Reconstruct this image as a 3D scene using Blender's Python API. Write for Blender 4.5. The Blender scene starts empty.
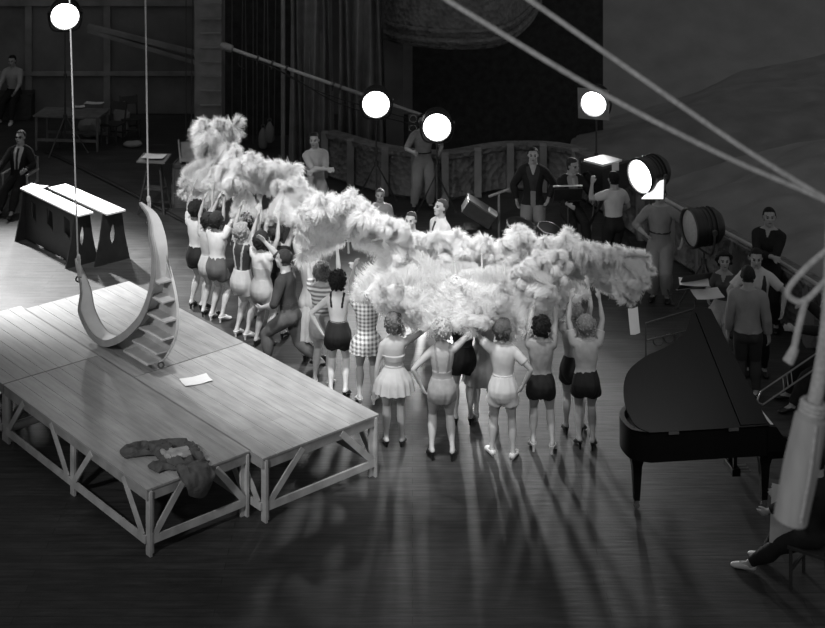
import bpy, bmesh, math, random
import numpy as np
from mathutils import Vector, Matrix, noise as mnoise
from math import sin, cos, pi, radians as R
random.seed(7)
C = bpy.context.scene.collection
S = bpy.context.scene
V = Vector
# ---------- camera model (a shifted view camera, verticals stay parallel) ----------
F, CX, YH, CH = 1450.0, 412.5, -240.0, 8.6
def P(px, py, z=0.0):                       # point of the plane at height z seen at that spot of the photo
    d = F*(CH-z)/(py-YH)
    return V(((px-CX)*d/F, d, z))
def PD(px, py, d):                          # point at distance d
    return V(((px-CX)*d/F, d, CH-(py-YH)*d/F))
# ---------- materials ----------
MATS = {}
def mat(name, v=.5, rough=.6, spec=.4, metal=0, var=.12, scale=6, bump=0, stretch=(1,1,1), emit=0, sheen=0, coat=0, kind=None, transl=0):
    if name in MATS: return MATS[name]
    m = bpy.data.materials.new(name); m.use_nodes = True
    nt = m.node_tree; N = nt.nodes; L = nt.links
    b = N['Principled BSDF']
    b.inputs['Roughness'].default_value = rough; b.inputs['Metallic'].default_value = metal
    b.inputs['Specular IOR Level'].default_value = spec
    b.inputs['Base Color'].default_value = (v,v,v,1)
    if coat: b.inputs['Coat Weight'].default_value = coat
    tc = N.new('ShaderNodeTexCoord'); mp = N.new('ShaderNodeMapping')
    mp.inputs['Scale'].default_value = stretch
    L.new(tc.outputs['Object'], mp.inputs[0])
    if emit:
        b.inputs['Emission Color'].default_value = (1,1,1,1); b.inputs['Emission Strength'].default_value = emit
    if var:
        n = N.new('ShaderNodeTexNoise'); n.inputs['Scale'].default_value = scale; n.inputs['Detail'].default_value = 5
        L.new(mp.outputs[0], n.inputs['Vector'])
        r = N.new('ShaderNodeMapRange'); r.inputs[1].default_value = .25; r.inputs[2].default_value = .75
        r.inputs[3].default_value = v*(1-var); r.inputs[4].default_value = min(1, v*(1+var))
        L.new(n.outputs['Fac'], r.inputs[0]); L.new(r.outputs[0], b.inputs['Base Color'])
    if bump:
        n2 = N.new('ShaderNodeTexNoise'); n2.inputs['Scale'].default_value = scale*3; n2.inputs['Detail'].default_value = 4
        L.new(mp.outputs[0], n2.inputs['Vector'])
        bp = N.new('ShaderNodeBump'); bp.inputs['Strength'].default_value = bump; bp.inputs['Distance'].default_value = .02
        L.new(n2.outputs['Fac'], bp.inputs['Height']); L.new(bp.outputs[0], b.inputs['Normal'])
    if kind == 'check':                     # gingham
        mx = None
        for ax in (0, 2):
            sp = N.new('ShaderNodeSeparateXYZ'); L.new(tc.outputs['Object'], sp.inputs[0])
            s = N.new('ShaderNodeMath'); s.operation = 'MULTIPLY'; s.inputs[1].default_value = 120
            L.new(sp.outputs[ax], s.inputs[0])
            c = N.new('ShaderNodeMath'); c.operation = 'SINE'; L.new(s.outputs[0], c.inputs[0])
            g = N.new('ShaderNodeMath'); g.operation = 'GREATER_THAN'; g.inputs[1].default_value = 0; L.new(c.outputs[0], g.inputs[0])
            if mx is None: mx = g
            else:
                a = N.new('ShaderNodeMath'); a.operation = 'ADD'; L.new(mx.outputs[0], a.inputs[0]); L.new(g.outputs[0], a.inputs[1]); mx = a
        r = N.new('ShaderNodeMapRange'); r.inputs[1].default_value = 0; r.inputs[2].default_value = 2
        r.inputs[3].default_value = v; r.inputs[4].default_value = v*.22
        L.new(mx.outputs[0], r.inputs[0]); L.new(r.outputs[0], b.inputs['Base Color'])
    if kind == 'stripe':
        sp = N.new('ShaderNodeSeparateXYZ'); L.new(tc.outputs['Object'], sp.inputs[0])
        s = N.new('ShaderNodeMath'); s.operation = 'MULTIPLY'; s.inputs[1].default_value = 110
        L.new(sp.outputs[2], s.inputs[0])
        c = N.new('ShaderNodeMath'); c.operation = 'SINE'; L.new(s.outputs[0], c.inputs[0])
        r = N.new('ShaderNodeMapRange'); r.inputs[1].default_value = -.3; r.inputs[2].default_value = .3
        r.inputs[3].default_value = v; r.inputs[4].default_value = v*.3
        L.new(c.outputs[0], r.inputs[0]); L.new(r.outputs[0], b.inputs['Base Color'])
    if kind == 'ornament':                  # moulded plaster scrolls
        w = N.new('ShaderNodeTexVoronoi'); w.inputs['Scale'].default_value = 9; L.new(mp.outputs[0], w.inputs['Vector'])
        bp = N.new('ShaderNodeBump'); bp.inputs['Strength'].default_value = 1; bp.inputs['Distance'].default_value = .06
        L.new(w.outputs['Distance'], bp.inputs['Height']); L.new(bp.outputs[0], b.inputs['Normal'])
    if transl:
        t = N.new('ShaderNodeBsdfTranslucent'); t.inputs[0].default_value = (v,v,v,1)
        x = N.new('ShaderNodeMixShader'); x.inputs[0].default_value = transl
        L.new(b.outputs[0], x.inputs[1]); L.new(t.outputs[0], x.inputs[2]); L.new(x.outputs[0], N['Material Output'].inputs[0])
    MATS[name] = m
    return m
def plank_mat(name, v, ang, width, rough, length=2.6, var=.35, spec=.4, gap=.15, dirt=.3, off=0.0):
    m = bpy.data.materials.new(name); m.use_nodes = True
    nt = m.node_tree; N = nt.nodes; L = nt.links; b = N['Principled BSDF']
    tc = N.new('ShaderNodeTexCoord'); mp = N.new('ShaderNodeMapping')
    mp.inputs['Rotation'].default_value = (0,0,ang); mp.inputs['Location'].default_value = (off,off,0)
    L.new(tc.outputs['Object'], mp.inputs[0])
    br = N.new('ShaderNodeTexBrick'); br.inputs['Scale'].default_value = 1
    br.inputs['Brick Width'].default_value = length; br.inputs['Row Height'].default_value = width
    br.inputs['Mortar Size'].default_value = .006; br.inputs['Mortar Smooth'].default_value = .3
    lo, hi = v*(1-var*.5), v*(1+var*.5)
    br.inputs['Color1'].default_value = (lo,lo,lo,1); br.inputs['Color2'].default_value = (hi,hi,hi,1)
    g = v*gap; br.inputs['Mortar'].default_value = (g,g,g,1)
    L.new(mp.outputs[0], br.inputs['Vector'])
    m2 = N.new('ShaderNodeMapping'); m2.inputs['Scale'].default_value = (1,9,1)
    L.new(mp.outputs[0], m2.inputs[0])
    n = N.new('ShaderNodeTexNoise'); n.inputs['Scale'].default_value = 2.2; n.inputs['Detail'].default_value = 6; L.new(m2.outputs[0], n.inputs['Vector'])
    n3 = N.new('ShaderNodeTexNoise'); n3.inputs['Scale'].default_value = 1.3; n3.inputs['Detail'].default_value = 8; n3.inputs['Roughness'].default_value = .7; L.new(tc.outputs['Object'], n3.inputs['Vector'])
    r = N.new('ShaderNodeMapRange'); r.inputs[1].default_value = .3; r.inputs[2].default_value = .7; r.inputs[3].default_value = 1-dirt; r.inputs[4].default_value = 1+dirt
    L.new(n.outputs['Fac'], r.inputs[0])
    r2 = N.new('ShaderNodeMapRange'); r2.inputs[1].default_value = .3; r2.inputs[2].default_value = .7; r2.inputs[3].default_value = 1-dirt; r2.inputs[4].default_value = 1+dirt
    L.new(n3.outputs['Fac'], r2.inputs[0])
    a = N.new('ShaderNodeMath'); a.operation = 'MULTIPLY'; L.new(r.outputs[0], a.inputs[0]); L.new(r2.outputs[0], a.inputs[1])
    mx = N.new('ShaderNodeVectorMath'); mx.operation = 'SCALE'; L.new(br.outputs['Color'], mx.inputs[0]); L.new(a.outputs[0], mx.inputs['Scale'])
    L.new(mx.outputs[0], b.inputs['Base Color'])
    rr = N.new('ShaderNodeMapRange'); rr.inputs[3].default_value = rough-.1; rr.inputs[4].default_value = rough+.15; L.new(n3.outputs['Fac'], rr.inputs[0]); L.new(rr.outputs[0], b.inputs['Roughness'])
    b.inputs['Specular IOR Level'].default_value = spec
    bp = N.new('ShaderNodeBump'); bp.inputs['Strength'].default_value = .25; bp.inputs['Distance'].default_value = .01
    L.new(a.outputs[0], bp.inputs['Height']); L.new(bp.outputs[0], b.inputs['Normal'])
    return m
# ---------- mesh building ----------
def frame(axis, up=(0,0,1)):
    z = V(axis).normalized(); u = V(up)
    if abs(z.dot(u.normalized())) > .97: u = V((0,1,0)) if abs(z.y) < .9 else V((1,0,0))
    x = u.cross(z).normalized(); y = z.cross(x)
    return x, y, z
class MB:
    def __init__(s): s.v = []; s.f = []
    def add(s, vs, fs):
        o = len(s.v); s.v += [V(p) for p in vs]; s.f += [tuple(i+o for i in q) for q in fs]
    def box(s, c, sz, M=None):
        c = V(c); hx, hy, hz = sz[0]/2, sz[1]/2, sz[2]/2
        b = min(hx, hy, hz)*.12
        vs = []
        for z, q in ((-hz, b), (-hz+b, 0), (hz-b, 0), (hz, b)):
            for x, y in ((-hx+q,-hy+q),(hx-q,-hy+q),(hx-q,hy-q),(-hx+q,hy-q)):
                p = V((x,y,z)); vs.append((M @ p if M else p) + c)
        fs = [(3,2,1,0),(12,13,14,15)]
        for k in range(3):
            for i in range(4): fs.append((k*4+i, k*4+(i+1)%4, k*4+4+(i+1)%4, k*4+4+i))
        s.add(vs, fs)
    def beam(s, a, b, w, t, up=(0,0,1)):    # rectangular bar from a to b
        a, b = V(a), V(b); x, y, z = frame(b-a, up)
        M = Matrix((x,y,z)).transposed()
        s.box((a+b)/2, (w, t, (b-a).length), M)
    def tube(s, pts, r, n=8, cap=True, up=(0,0,1), flat=1.0):
        pts = [V(p) for p in pts]; m = len(pts)
        rs = r if isinstance(r, (list, tuple)) else [r]*m
        vs = []; px_ = None
        for i, p in enumerate(pts):
            t = (pts[min(i+1,m-1)] - pts[max(i-1,0)])
            x, y, z = frame(t, up)
            if px_ is not None:
                x = (px_ - z*px_.dot(z)).normalized() if (px_ - z*px_.dot(z)).length > 1e-6 else x
                y = z.cross(x)
            px_ = x
            rr = rs[i] if isinstance(rs[i], (list, tuple)) else (rs[i], rs[i]*flat)
            for k in range(n):
                a = 2*pi*k/n; vs.append(p + x*cos(a)*rr[0] + y*sin(a)*rr[1])
        fs = [(i*n+k, i*n+(k+1)%n, (i+1)*n+(k+1)%n, (i+1)*n+k) for i in range(m-1) for k in range(n)]
        if cap: fs += [tuple(reversed(range(n))), tuple(range((m-1)*n, m*n))]
        s.add(vs, fs)
    def cyl(s, a, b, r, r2=None, n=16): s.tube([a, b], [r, r if r2 is None else r2], n)
    def lathe(s, prof, o=(0,0,0), axis=(0,0,1), n=24, up=(0,0,1)):   # prof: (radius, height) along axis
        x, y, z = frame(axis, up); o = V(o); vs = []
        for rad, h in prof:
            for k in range(n):
                a = 2*pi*k/n; vs.append(o + z*h + (x*cos(a)+y*sin(a))*max(rad, 1e-4))
        m = len(prof)
        fs = [(i*n+k, i*n+(k+1)%n, (i+1)*n+(k+1)%n, (i+1)*n+k) for i in range(m-1) for k in range(n)]
        fs += [tuple(reversed(range(n))), tuple(range((m-1)*n, m*n))]
        s.add(vs, fs)
    def prism(s, poly, h, o=(0,0,0), X=(1,0,0), Y=(0,1,0)):         # polygon in X,Y extruded along X x Y by h
        X, Y, o = V(X), V(Y), V(o); Z = X.cross(Y); n = len(poly)
        vs = [o+X*p[0]+Y*p[1] for p in poly] + [o+X*p[0]+Y*p[1]+Z*h for p in poly]
        s.add(vs, [tuple(reversed(range(n))), tuple(range(n,2*n))] + [(i,(i+1)%n,n+(i+1)%n,n+i) for i in range(n)])
    def ring_prism(s, outer, inner, h, o, X, Y):                    # plate with a hole (equal point counts)
        X, Y, o = V(X), V(Y), V(o); Z = X.cross(Y); n = len(outer); vs = []
        for zz in (0, h):
            for poly in (outer, inner): vs += [o+X*p[0]+Y*p[1]+Z*zz for p in poly]
        fs = []
        for i in range(n):
            j = (i+1)%n
            fs += [(i, n+i, n+j, j), (2*n+i, 2*n+j, 3*n+j, 3*n+i), (i, j, 2*n+j, 2*n+i), (n+i, 3*n+i, 3*n+j, n+j)]
        s.add(vs, fs)
    def ell(s, c, r, M=None, n=14):
        c = V(c); vs = []; h = n//2
        for i in range(h+1):
            t = pi*i/h
            for k in range(n):
                a = 2*pi*k/n; p = V((r[0]*sin(t)*cos(a), r[1]*sin(t)*sin(a), r[2]*cos(t)))
                if i in (0, h): p = V((r[0]*.02*cos(a), r[1]*.02*sin(a), r[2]*cos(t)))
                vs.append((M @ p if M else p) + c)
        fs = [(i*n+k, (i+1)*n+k, (i+1)*n+(k+1)%n, i*n+(k+1)%n) for i in range(h) for k in range(n)]
        fs += [tuple(range(n)), tuple(reversed(range(h*n, h*n+n)))]
        s.add(vs, fs)
    def torus(s, c, axis, r, t, n=20, m=8):
        x, y, z = frame(axis); c = V(c); vs = []
        for i in range(n):
            a = 2*pi*i/n; d = x*cos(a)+y*sin(a)
            for k in range(m):
                b = 2*pi*k/m; vs.append(c + d*(r+t*cos(b)) + z*t*sin(b))
        s.add(vs, [(i*m+k, ((i+1)%n)*m+k, ((i+1)%n)*m+(k+1)%m, i*m+(k+1)%m) for i in range(n) for k in range(m)])
    def mesh(s, name, smooth=True, world=None):
        me = bpy.data.meshes.new(name)
        vs = [world @ p for p in s.v] if world else s.v
        me.from_pydata([tuple(p) for p in vs], [], s.f)
        bm = bmesh.new(); bm.from_mesh(me); bmesh.ops.recalc_face_normals(bm, faces=bm.faces); bm.to_mesh(me); bm.free()
        if smooth:
            me.polygons.foreach_set('use_smooth', [True]*len(me.polygons))
            try: me.set_sharp_from_angle(angle=R(38))
            except Exception: pass
        return me
    def build(s, name, m, parent=None, smooth=True, world=True, label=None):
        w = None
        if parent is not None and world: w = parent.matrix_basis.inverted()
        me = s.mesh(name, smooth, w)
        o = bpy.data.objects.new(name, me); C.objects.link(o)
        if m: me.materials.append(m)
        if parent is not None: o.parent = parent
        if label: o['label'] = label
        return o
def tag(o, label, cat, group=None, kind=None):
    o['label'] = label; o['category'] = cat
    if group: o['group'] = group
    if kind: o['kind'] = kind
    return o
def thing(name, label, cat, loc=(0,0,0), rz=0, group=None):
    o = bpy.data.objects.new(name, None); C.objects.link(o)
    o.matrix_basis = Matrix.Translation(V(loc)) @ Matrix.Rotation(rz, 4, 'Z')
    o.empty_display_size = .1
    return tag(o, label, cat, group)
def struct(name, mb, m, smooth=False):
    o = mb.build(name, m, None, smooth); o['kind'] = 'structure'; return o
# ---------- people ----------
SKIN = mat('skin', .38, .55, .3, var=.06, scale=20)
DARKEYE = mat('eye_dark', .03, .3); LIP = mat('lip', .16, .5)
def ik(a, b, l1, l2, pole):
    d = b-a; L = d.length; mx = (l1+l2)*.995
    if L > mx: b = a + d*(mx/L); d = b-a; L = mx
    L = max(L, abs(l1-l2)*1.05+1e-4)
    x = (l1*l1-l2*l2+L*L)/(2*L); h = math.sqrt(max(l1*l1-x*x, 0)); u = d.normalized()
    p = V(pole); p = p-u*p.dot(u)
    if p.length < 1e-4: p = V((0,-1,0)) - u*(-u.y)
    return a + u*x + p.normalized()*h, b
def lerpath(pts, n):
    out = []
    for i in range(len(pts)-1):
        for k in range(n): out.append(pts[i].lerp(pts[i+1], k/n))
    return out+[pts[-1]]
def shell(name, co, nor, faces, mask, off, m, parent, it=4, fold=0.0, seed=0, flare=None, label=None, keep=None):
    # cloth or hair: part of the body's surface lifted off it, with a hem turned in
    fm = mask[faces].all(axis=1); fs = faces[fm]
    if len(fs) == 0: return None
    used = np.unique(fs); idx = -np.ones(len(co), int); idx[used] = np.arange(len(used))
    fs = idx[fs]; p = co[used].copy(); nn = nor[used]; o = off[used] if hasattr(off, '__len__') else np.full(len(used), off)
    e = np.concatenate([fs[:, [0,1]], fs[:, [1,2]], fs[:, [2,3]], fs[:, [3,0]]])
    deg = np.bincount(e.ravel(), minlength=len(p)).astype(float)[:, None]
    def sm(q):
        a = np.zeros_like(q); np.add.at(a, e[:,0], q[e[:,1]]); np.add.at(a, e[:,1], q[e[:,0]]); return a/np.maximum(deg,1)
    q = p + nn*o[:, None]
    for _ in range(it): q = q*.4 + sm(q)*.6
    d = ((q-p)*nn).sum(1); need = np.maximum(o*.55 - d, 0); q += nn*need[:, None]
    if fold:
        w = np.array([mnoise.noise(V((x*9+seed, y*9, z*4))) + .6*mnoise.noise(V((x*23+seed, y*23, z*9))) for x, y, z in q])
        q += nn*(w*fold)[:, None]
    se = np.sort(e, axis=1); ue, cnt = np.unique(se, axis=0, return_counts=True)
    be = ue[cnt == 1]; bset = set(map(tuple, be))
    bv = np.unique(be); bi = {int(b): len(q)+i for i, b in enumerate(bv)}
    q2 = np.concatenate([q, p[bv] - nn[bv]*.002])
    polys = [tuple(int(i) for i in f) for f in fs]
    for f in fs:
        for k in range(4):
            a, b = int(f[k]), int(f[(k+1)%4])
            if (min(a,b), max(a,b)) in bset: polys.append((b, a, bi[a], bi[b]))
    me = bpy.data.meshes.new(name); me.from_pydata(q2.tolist(), [], polys)
    me.polygons.foreach_set('use_smooth', [True]*len(me.polygons)); me.materials.append(m)
    ob = bpy.data.objects.new(name, me); C.objects.link(ob); ob.parent = parent
    if label: ob['label'] = label
    return ob
def person(label, loc, heading, H=1.65, fem=True, pel=(0,0,.515), lean=(0,0,0), head=(0,0,0), hands=((-.16,.02,.42),(.16,.02,.42)), poles=None,
           feet=((-.06,0),(.06,0)), footdir=(12,-12), fz=(0,0), kpole=(0,1,.1), curl=.5, heel=0.0, outfit=(), hair=('short', .02), skin=None, group=None,
           palm=None, bulk=1.0, voxel=.0095):
    f = fem; up0 = V((0,0,1))
    pel = V(pel)*H
    Ml = Matrix.Rotation(R(-lean[0]), 3, 'X') @ Matrix.Rotation(R(lean[1]), 3, 'Y')
    s = Ml @ up0; Rt = (Matrix.Rotation(R(lean[2]), 3, 'Z') @ V((1,0,0))); Rt = (Rt - s*Rt.dot(s)).normalized(); Fw = s.cross(Rt)
    def T(t, x=0, y=0): return pel + s*(t*H) + Rt*(x*H) + Fw*(y*H)
    Rp = V((1,0,0)); Fp = V((0,1,0))
    mb = MB(); bones = []
    rows = [(-.085,.045,.04,0),(-.05,.086,.064,-.004),(-.01,.096,.07,-.004),(.03,.09,.065,0),(.07,.076,.055,.002),(.105,.067,.05,.003),(.15,.074,.055,.004),(.2,.085,.062,.004),(.25,.09,.06,0),(.285,.085,.05,-.004),(.305,.06,.042,-.006),(.325,.033,.033,-.006)] if f else \
           [(-.085,.045,.04,0),(-.05,.085,.062,0),(-.01,.09,.066,0),(.03,.086,.062,0),(.07,.081,.06,.004),(.105,.081,.06,.006),(.15,.087,.062,.006),(.2,.098,.066,.006),(.25,.104,.064,0),(.282,.086,.053,-.004),(.308,.056,.044,-.006),(.33,.038,.038,-.006)]
    pts = [T(t,0,y) for t,a,b,y in rows]
    # torso rings keep the sideways axis
    vs = []; n = 20
    for (t,a,b,y), p in zip(rows, pts):
        k_ = min(max((t+.08)/.2, 0), 1); rx = Rp.lerp(Rt, k_).normalized(); fy = Fp.lerp(Fw, k_).normalized()
        for k in range(n):
            q = 2*pi*k/n; vs.append(p + rx*cos(q)*a*H*bulk + fy*sin(q)*b*H*bulk)
    m_ = len(rows)
    mb.add(vs, [(i*n+k, i*n+(k+1)%n, (i+1)*n+(k+1)%n, (i+1)*n+k) for i in range(m_-1) for k in range(n)] + [tuple(reversed(range(n))), tuple(range((m_-1)*n, m_*n))])
    for sx in (-1,1):
        mb.ell(pel + Rp*(sx*.043*H) - Fp*(.034*H if f else .028*H) - V((0,0,.03*H)), (.047*H,.044*H,.052*H))
        if f: mb.ell(T(.212, sx*.04, .045), (.036*H,.03*H,.034*H))
    # legs
    hips = []; knees = []; ank = []
    lk = 1.0 if f else 1.04
    for i, sx in enumerate((-1,1)):
        hj = pel + Rp*(sx*.05*H) - V((0,0,.025*H))
        fx, fy = feet[i][0]*H, feet[i][1]*H
        az = (.042+heel)*H + fz[i]*H
        kp = kpole[i] if isinstance(kpole[0], (tuple, list)) else kpole
        k, a = ik(hj, V((fx, fy, az)), .235*H, .232*H, kp)
        hips.append(hj); knees.append(k); ank.append(a)
        bk = -V(kp).normalized()
        th = [hj + (k-hj)*q for q in (-.06,.12,.35,.6,.85)]; tr = [x*H*lk for x in ((.05,.059,.053,.044,.035) if f else (.048,.055,.05,.043,.036))]
        ca = [k + (a-k)*q for q in (0,.15,.33,.55,.8,1.0)]; cr = [x*H*lk for x in (.032,.033,.036,.030,.0205,.0195)]
        ca = [c + bk*(o*H) for c, o in zip(ca, (0,.004,.009,.006,.001,0))]
        mb.tube(th+ca, tr+cr, 14)
        mb.ell(th[0], (.048*H,)*3); 
        d = Matrix.Rotation(R(footdir[i]), 3, 'Z') @ V((0,1,0)); sd = V((d.y,-d.x,0))
        gz = fz[i]*H
        he = V((a.x,a.y,0)) - d*(.022*H); 
        fp = [he + V((0,0,gz+heel*H+.024*H)), V((a.x,a.y,0)) + V((0,0,gz+heel*H*1.0+.03*H)), V((a.x,a.y,0)) + d*(.045*H)+V((0,0,gz+heel*.45*H+.02*H)), V((a.x,a.y,0)) + d*(.085*H)+V((0,0,gz+.0125*H)), V((a.x,a.y,0)) + d*(.112*H)+V((0,0,gz+.011*H))]
        mb.tube(fp, [(.019*H,.022*H),(.022*H,.027*H),(.024*H,.019*H),(.026*H,.0125*H),(.014*H,.009*H)], 12, up=(0,0,1))
        mb.ell(fp[0], (.02*H,.02*H,.022*H)); mb.ell(a, (.02*H,.021*H,.022*H))
        bones += [('thigh'+'LR'[i], hj, k, .048*H), ('shin'+'LR'[i], k, a, .03*H), ('foot'+'LR'[i], fp[0], fp[4], .02*H)]
    # arms
    la, lf = .168*H, .15*H; wr = []; el = []; sh = []
    for i, sx in enumerate((-1,1)):
        tgt = V(hands[i])*H
        sj = T(.264 if f else .266, sx*(.087 if f else .101), -.002)
        dv = (tgt-sj).normalized(); sj = sj + s*max(0, dv.dot(s))*.028*H
        po = V((sx*.6,-.8,-.3)) if poles is None or poles[i] is None else V(poles[i])
        e, w = ik(sj, tgt, la, lf, po); sh.append(sj); el.append(e); wr.append(w)
        ak = .92 if f else 1.12
        ps = [sj.lerp(e, q) for q in (0,.2,.5,.85)] + [e.lerp(w, q) for q in (0,.2,.55,.9,1.0)]
        mb.tube(ps, [x*H*ak for x in (.033,.033,.028,.024,.0225,.024,.02,.0155,.0155)], 12)
        mb.ell(sj, (.034*H*ak,)*3)
        cl = T(.285, sx*.04, -.004); mb.tube([T(.335,sx*.012,-.008), T(.31,sx*.04,-.008), sj+s*(.006*H)], [.022*H,.026*H,.03*H*ak], 10); mb.tube([cl, sj], [.036*H, .032*H*ak], 10)
        hd = (w-e).normalized()
        pn = V(palm[i]) if palm else V((-sx*.8, .5, 0))
        pn = pn - hd*pn.dot(hd); pn = pn.normalized() if pn.length > .05 else V((-sx,0,0))
        if abs(pn.dot(hd)) > .9: pn = V((0,1,0))
        wd = hd.cross(pn)*(1 if sx > 0 else -1)     # towards the thumb
        mb.tube([w-hd*.01*H, w+hd*.02*H, w+hd*.052*H], [(.016*H,.012*H),(.023*H,.0115*H),(.024*H,.0105*H)], 10, up=tuple(pn))
        x_, y_, z_ = frame(hd, tuple(pn))
        for q, (o, ln) in enumerate(((.018,.04),(.006,.047),(-.006,.044),(-.018,.035))):
            b0 = w + hd*.045*H + wd*o*H; dd = hd.copy(); pp = [b0]; c1 = curl[i] if isinstance(curl, (tuple,list)) else curl
            for seg, fr in enumerate((.45,.32,.23)):
                an = c1*(.55+.25*seg); dd = (dd*cos(an) + pn*sin(an)).normalized(); pp.append(pp[-1]+dd*ln*fr*H + wd*(o*.12*H))
            mb.tube(pp, [.0058*H,.0056*H,.0052*H,.0042*H], 7)
        b0 = w+hd*.012*H+wd*.018*H
        mb.tube([b0, b0+hd*.02*H+wd*.014*H+pn*.006*H, b0+hd*.042*H+wd*.016*H+pn*.014*H], [.008*H,.0065*H,.0052*H], 7)
        bones += [('upper'+'LR'[i], sj, e, .028*H), ('fore'+'LR'[i], e, w, .02*H), ('hand'+'LR'[i], w, w+hd*.09*H, .018*H)]
    # head
    Hh = H*1.09
    Mh = Matrix.Rotation(R(head[1]), 3, s) @ Matrix.Rotation(R(head[0]), 3, Rt) @ Matrix.Rotation(R(head[2]), 3, Fw)
    hu, hr, hf = Mh @ s, Mh @ Rt, Mh @ Fw
    nb = T(.318, 0, -.006); hc = nb + s*(.045*Hh) + hu*(.052*Hh) + hf*(.012*Hh)
    HM = Matrix((hr,hf,hu)).transposed()
    def Hp(x,y,z): return hc + hr*(x*Hh)+hf*(y*Hh)+hu*(z*Hh)
    mb.tube([nb-s*.03*Hh, nb+s*.02*Hh, hc-hu*.03*Hh-hf*.008*Hh], [(.036*Hh if f else .044*Hh), (.03*Hh if f else .037*Hh), (.031*Hh if f else .038*Hh)], 12)
    mb.ell(Hp(0,-.008,.014), (.0445*Hh,.056*Hh,.05*Hh), HM, 18)
    mb.ell(Hp(0,.016,-.02), (.037*Hh,.038*Hh,.052*Hh), HM, 16)
    mb.ell(Hp(0,.03,-.052), (.022*Hh,.02*Hh,.019*Hh), HM)
    mb.ell(Hp(0,.047,.012), (.032*Hh,.008*Hh,.007*Hh), HM)
    mb.tube([Hp(0,.05,.008), Hp(0,.063,-.017), Hp(0,.05,-.022)], [.005*Hh,.0085*Hh,.007*Hh], 8)
    mb.ell(Hp(0,.05,-.037), (.014*Hh,.006*Hh,.007*Hh), HM)
    for sx in (-1,1): mb.ell(Hp(sx*.0445,-.006,-.005), (.006*Hh,.012*Hh,.018*Hh), HM); mb.ell(Hp(sx*.025,.04,-.014), (.013*Hh,.01*Hh,.012*Hh), HM)
    bones.append(('neck', nb, hc-hu*.04*H, .03*H))
    # one continuous skin
    me0 = mb.mesh('tmp', False); ob0 = bpy.data.objects.new('tmp', me0); C.objects.link(ob0)
    md = ob0.modifiers.new('r', 'REMESH'); md.mode = 'VOXEL'; md.voxel_size = voxel; md.adaptivity = 0
    dg = bpy.context.evaluated_depsgraph_get(); ev = ob0.evaluated_get(dg)
    me = bpy.data.meshes.new_from_object(ev); bpy.data.objects.remove(ob0); bpy.data.meshes.remove(me0)
    nv = len(me.vertices); co = np.zeros(nv*3); me.vertices.foreach_get('co', co); co = co.reshape(-1,3)
    fa = np.zeros(len(me.loops), int); me.loops.foreach_get('vertex_index', fa)
    fa = fa.reshape(-1,4) if len(fa) == len(me.polygons)*4 else None
    # label the skin by bone
    names = [b[0] for b in bones]; D = np.empty((len(bones)+2, nv)); TT = np.zeros((len(bones)+2, nv))
    for i,(nm,a,b,r) in enumerate(bones):
        A, B = np.array(a), np.array(b); u = B-A; t = ((co-A)@u)/(u@u); TT[i] = t; t = np.clip(t,0,1)
        D[i] = np.linalg.norm(co-(A+t[:,None]*u), axis=1)-r
    sp = np.array(s); pe = np.array(pel); q = co-pe; tt = (q@sp)/H; tx = (q@np.array(Rt))/H; ty = (q@np.array(Fw))/H
    tc = np.clip(tt,-.02,.29); wx = np.where(tc>.1,.062 if f else .075,.055)
    D[-2] = np.linalg.norm(np.stack([np.maximum(np.abs(tx)-wx*.75,0), ty, tt-tc],1),axis=1)*H - .055*H
    D[-2] = np.where(tt < -.06, D[-2]+.02*H, D[-2])
    TT[-2] = tt
    h = co-np.array(hc); hx, hy, hz = h@np.array(hr)/Hh, h@np.array(hf)/Hh, h@np.array(hu)/Hh
    D[-1] = np.sqrt((hx/.045)**2+(hy/.058)**2+((hz+.005)/.065)**2)*.05*Hh-.05*Hh
    names += ['torso','head']; reg = D.argmin(0); par = TT[reg, np.arange(nv)]
    nmarr = np.array(names)[reg]
    # smoothing, gentler on hands and face
    e = np.zeros(len(me.edges)*2, int); me.edges.foreach_get('vertices', e); e = e.reshape(-1,2)
    deg = np.bincount(e.ravel(), minlength=nv).astype(float)[:,None]
    w = np.full(nv, .6); w[np.isin(nmarr, ['handL','handR'])] = .12; w[nmarr=='head'] = .22; w = w[:,None]
    for _ in range(7):
        a = np.zeros_like(co); np.add.at(a, e[:,0], co[e[:,1]]); np.add.at(a, e[:,1], co[e[:,0]]); co = co*(1-w)+w*a/deg
    me.vertices.foreach_set('co', co.ravel()); me.update()
    nor = np.zeros(nv*3); me.vertices.foreach_get('normal', nor) if False else me.vertex_normals.foreach_get('vector', nor); nor = nor.reshape(-1,3)
    me.polygons.foreach_set('use_smooth', [True]*len(me.polygons))
    me.materials.clear()
    for m in (skin or SKIN, DARKEYE, LIP): me.materials.append(m)
    fc = h[fa].mean(1) if fa is not None else None
    if fa is not None:
        fx, fy, fz_ = fc@np.array(hr)/Hh, fc@np.array(hf)/Hh, fc@np.array(hu)/Hh
        mi = np.zeros(len(fa), int)
        eye = (fy > .03) & (((np.abs(fx)-.0175)/.0085)**2 + ((fz_-.0005)/.0048)**2 < 1)
        brow = (fy > .03) & (((np.abs(fx)-.018)/.012)**2 + ((fz_-.0135)/.0035)**2 < 1)
        lip = (fy > .035) & ((fx/.013)**2 + ((fz_+.037)/.0055)**2 < 1)
        mi[eye|brow] = 1; mi[lip] = 2
        me.polygons.foreach_set('material_index', mi.tolist())
    me.name = 'person'
    ob = bpy.data.objects.new('person', me); C.objects.link(ob)
    ob.matrix_basis = Matrix.Translation(V(loc)) @ Matrix.Rotation(R(heading), 4, 'Z')
    tag(ob, label, 'person', group)
    if fa is None: return ob
    sd = random.random()*50
    isT = nmarr == 'torso'
    arms = {k: np.isin(nmarr, [k+'L', k+'R']) for k in ('upper','fore','hand','thigh','shin','foot')}
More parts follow.
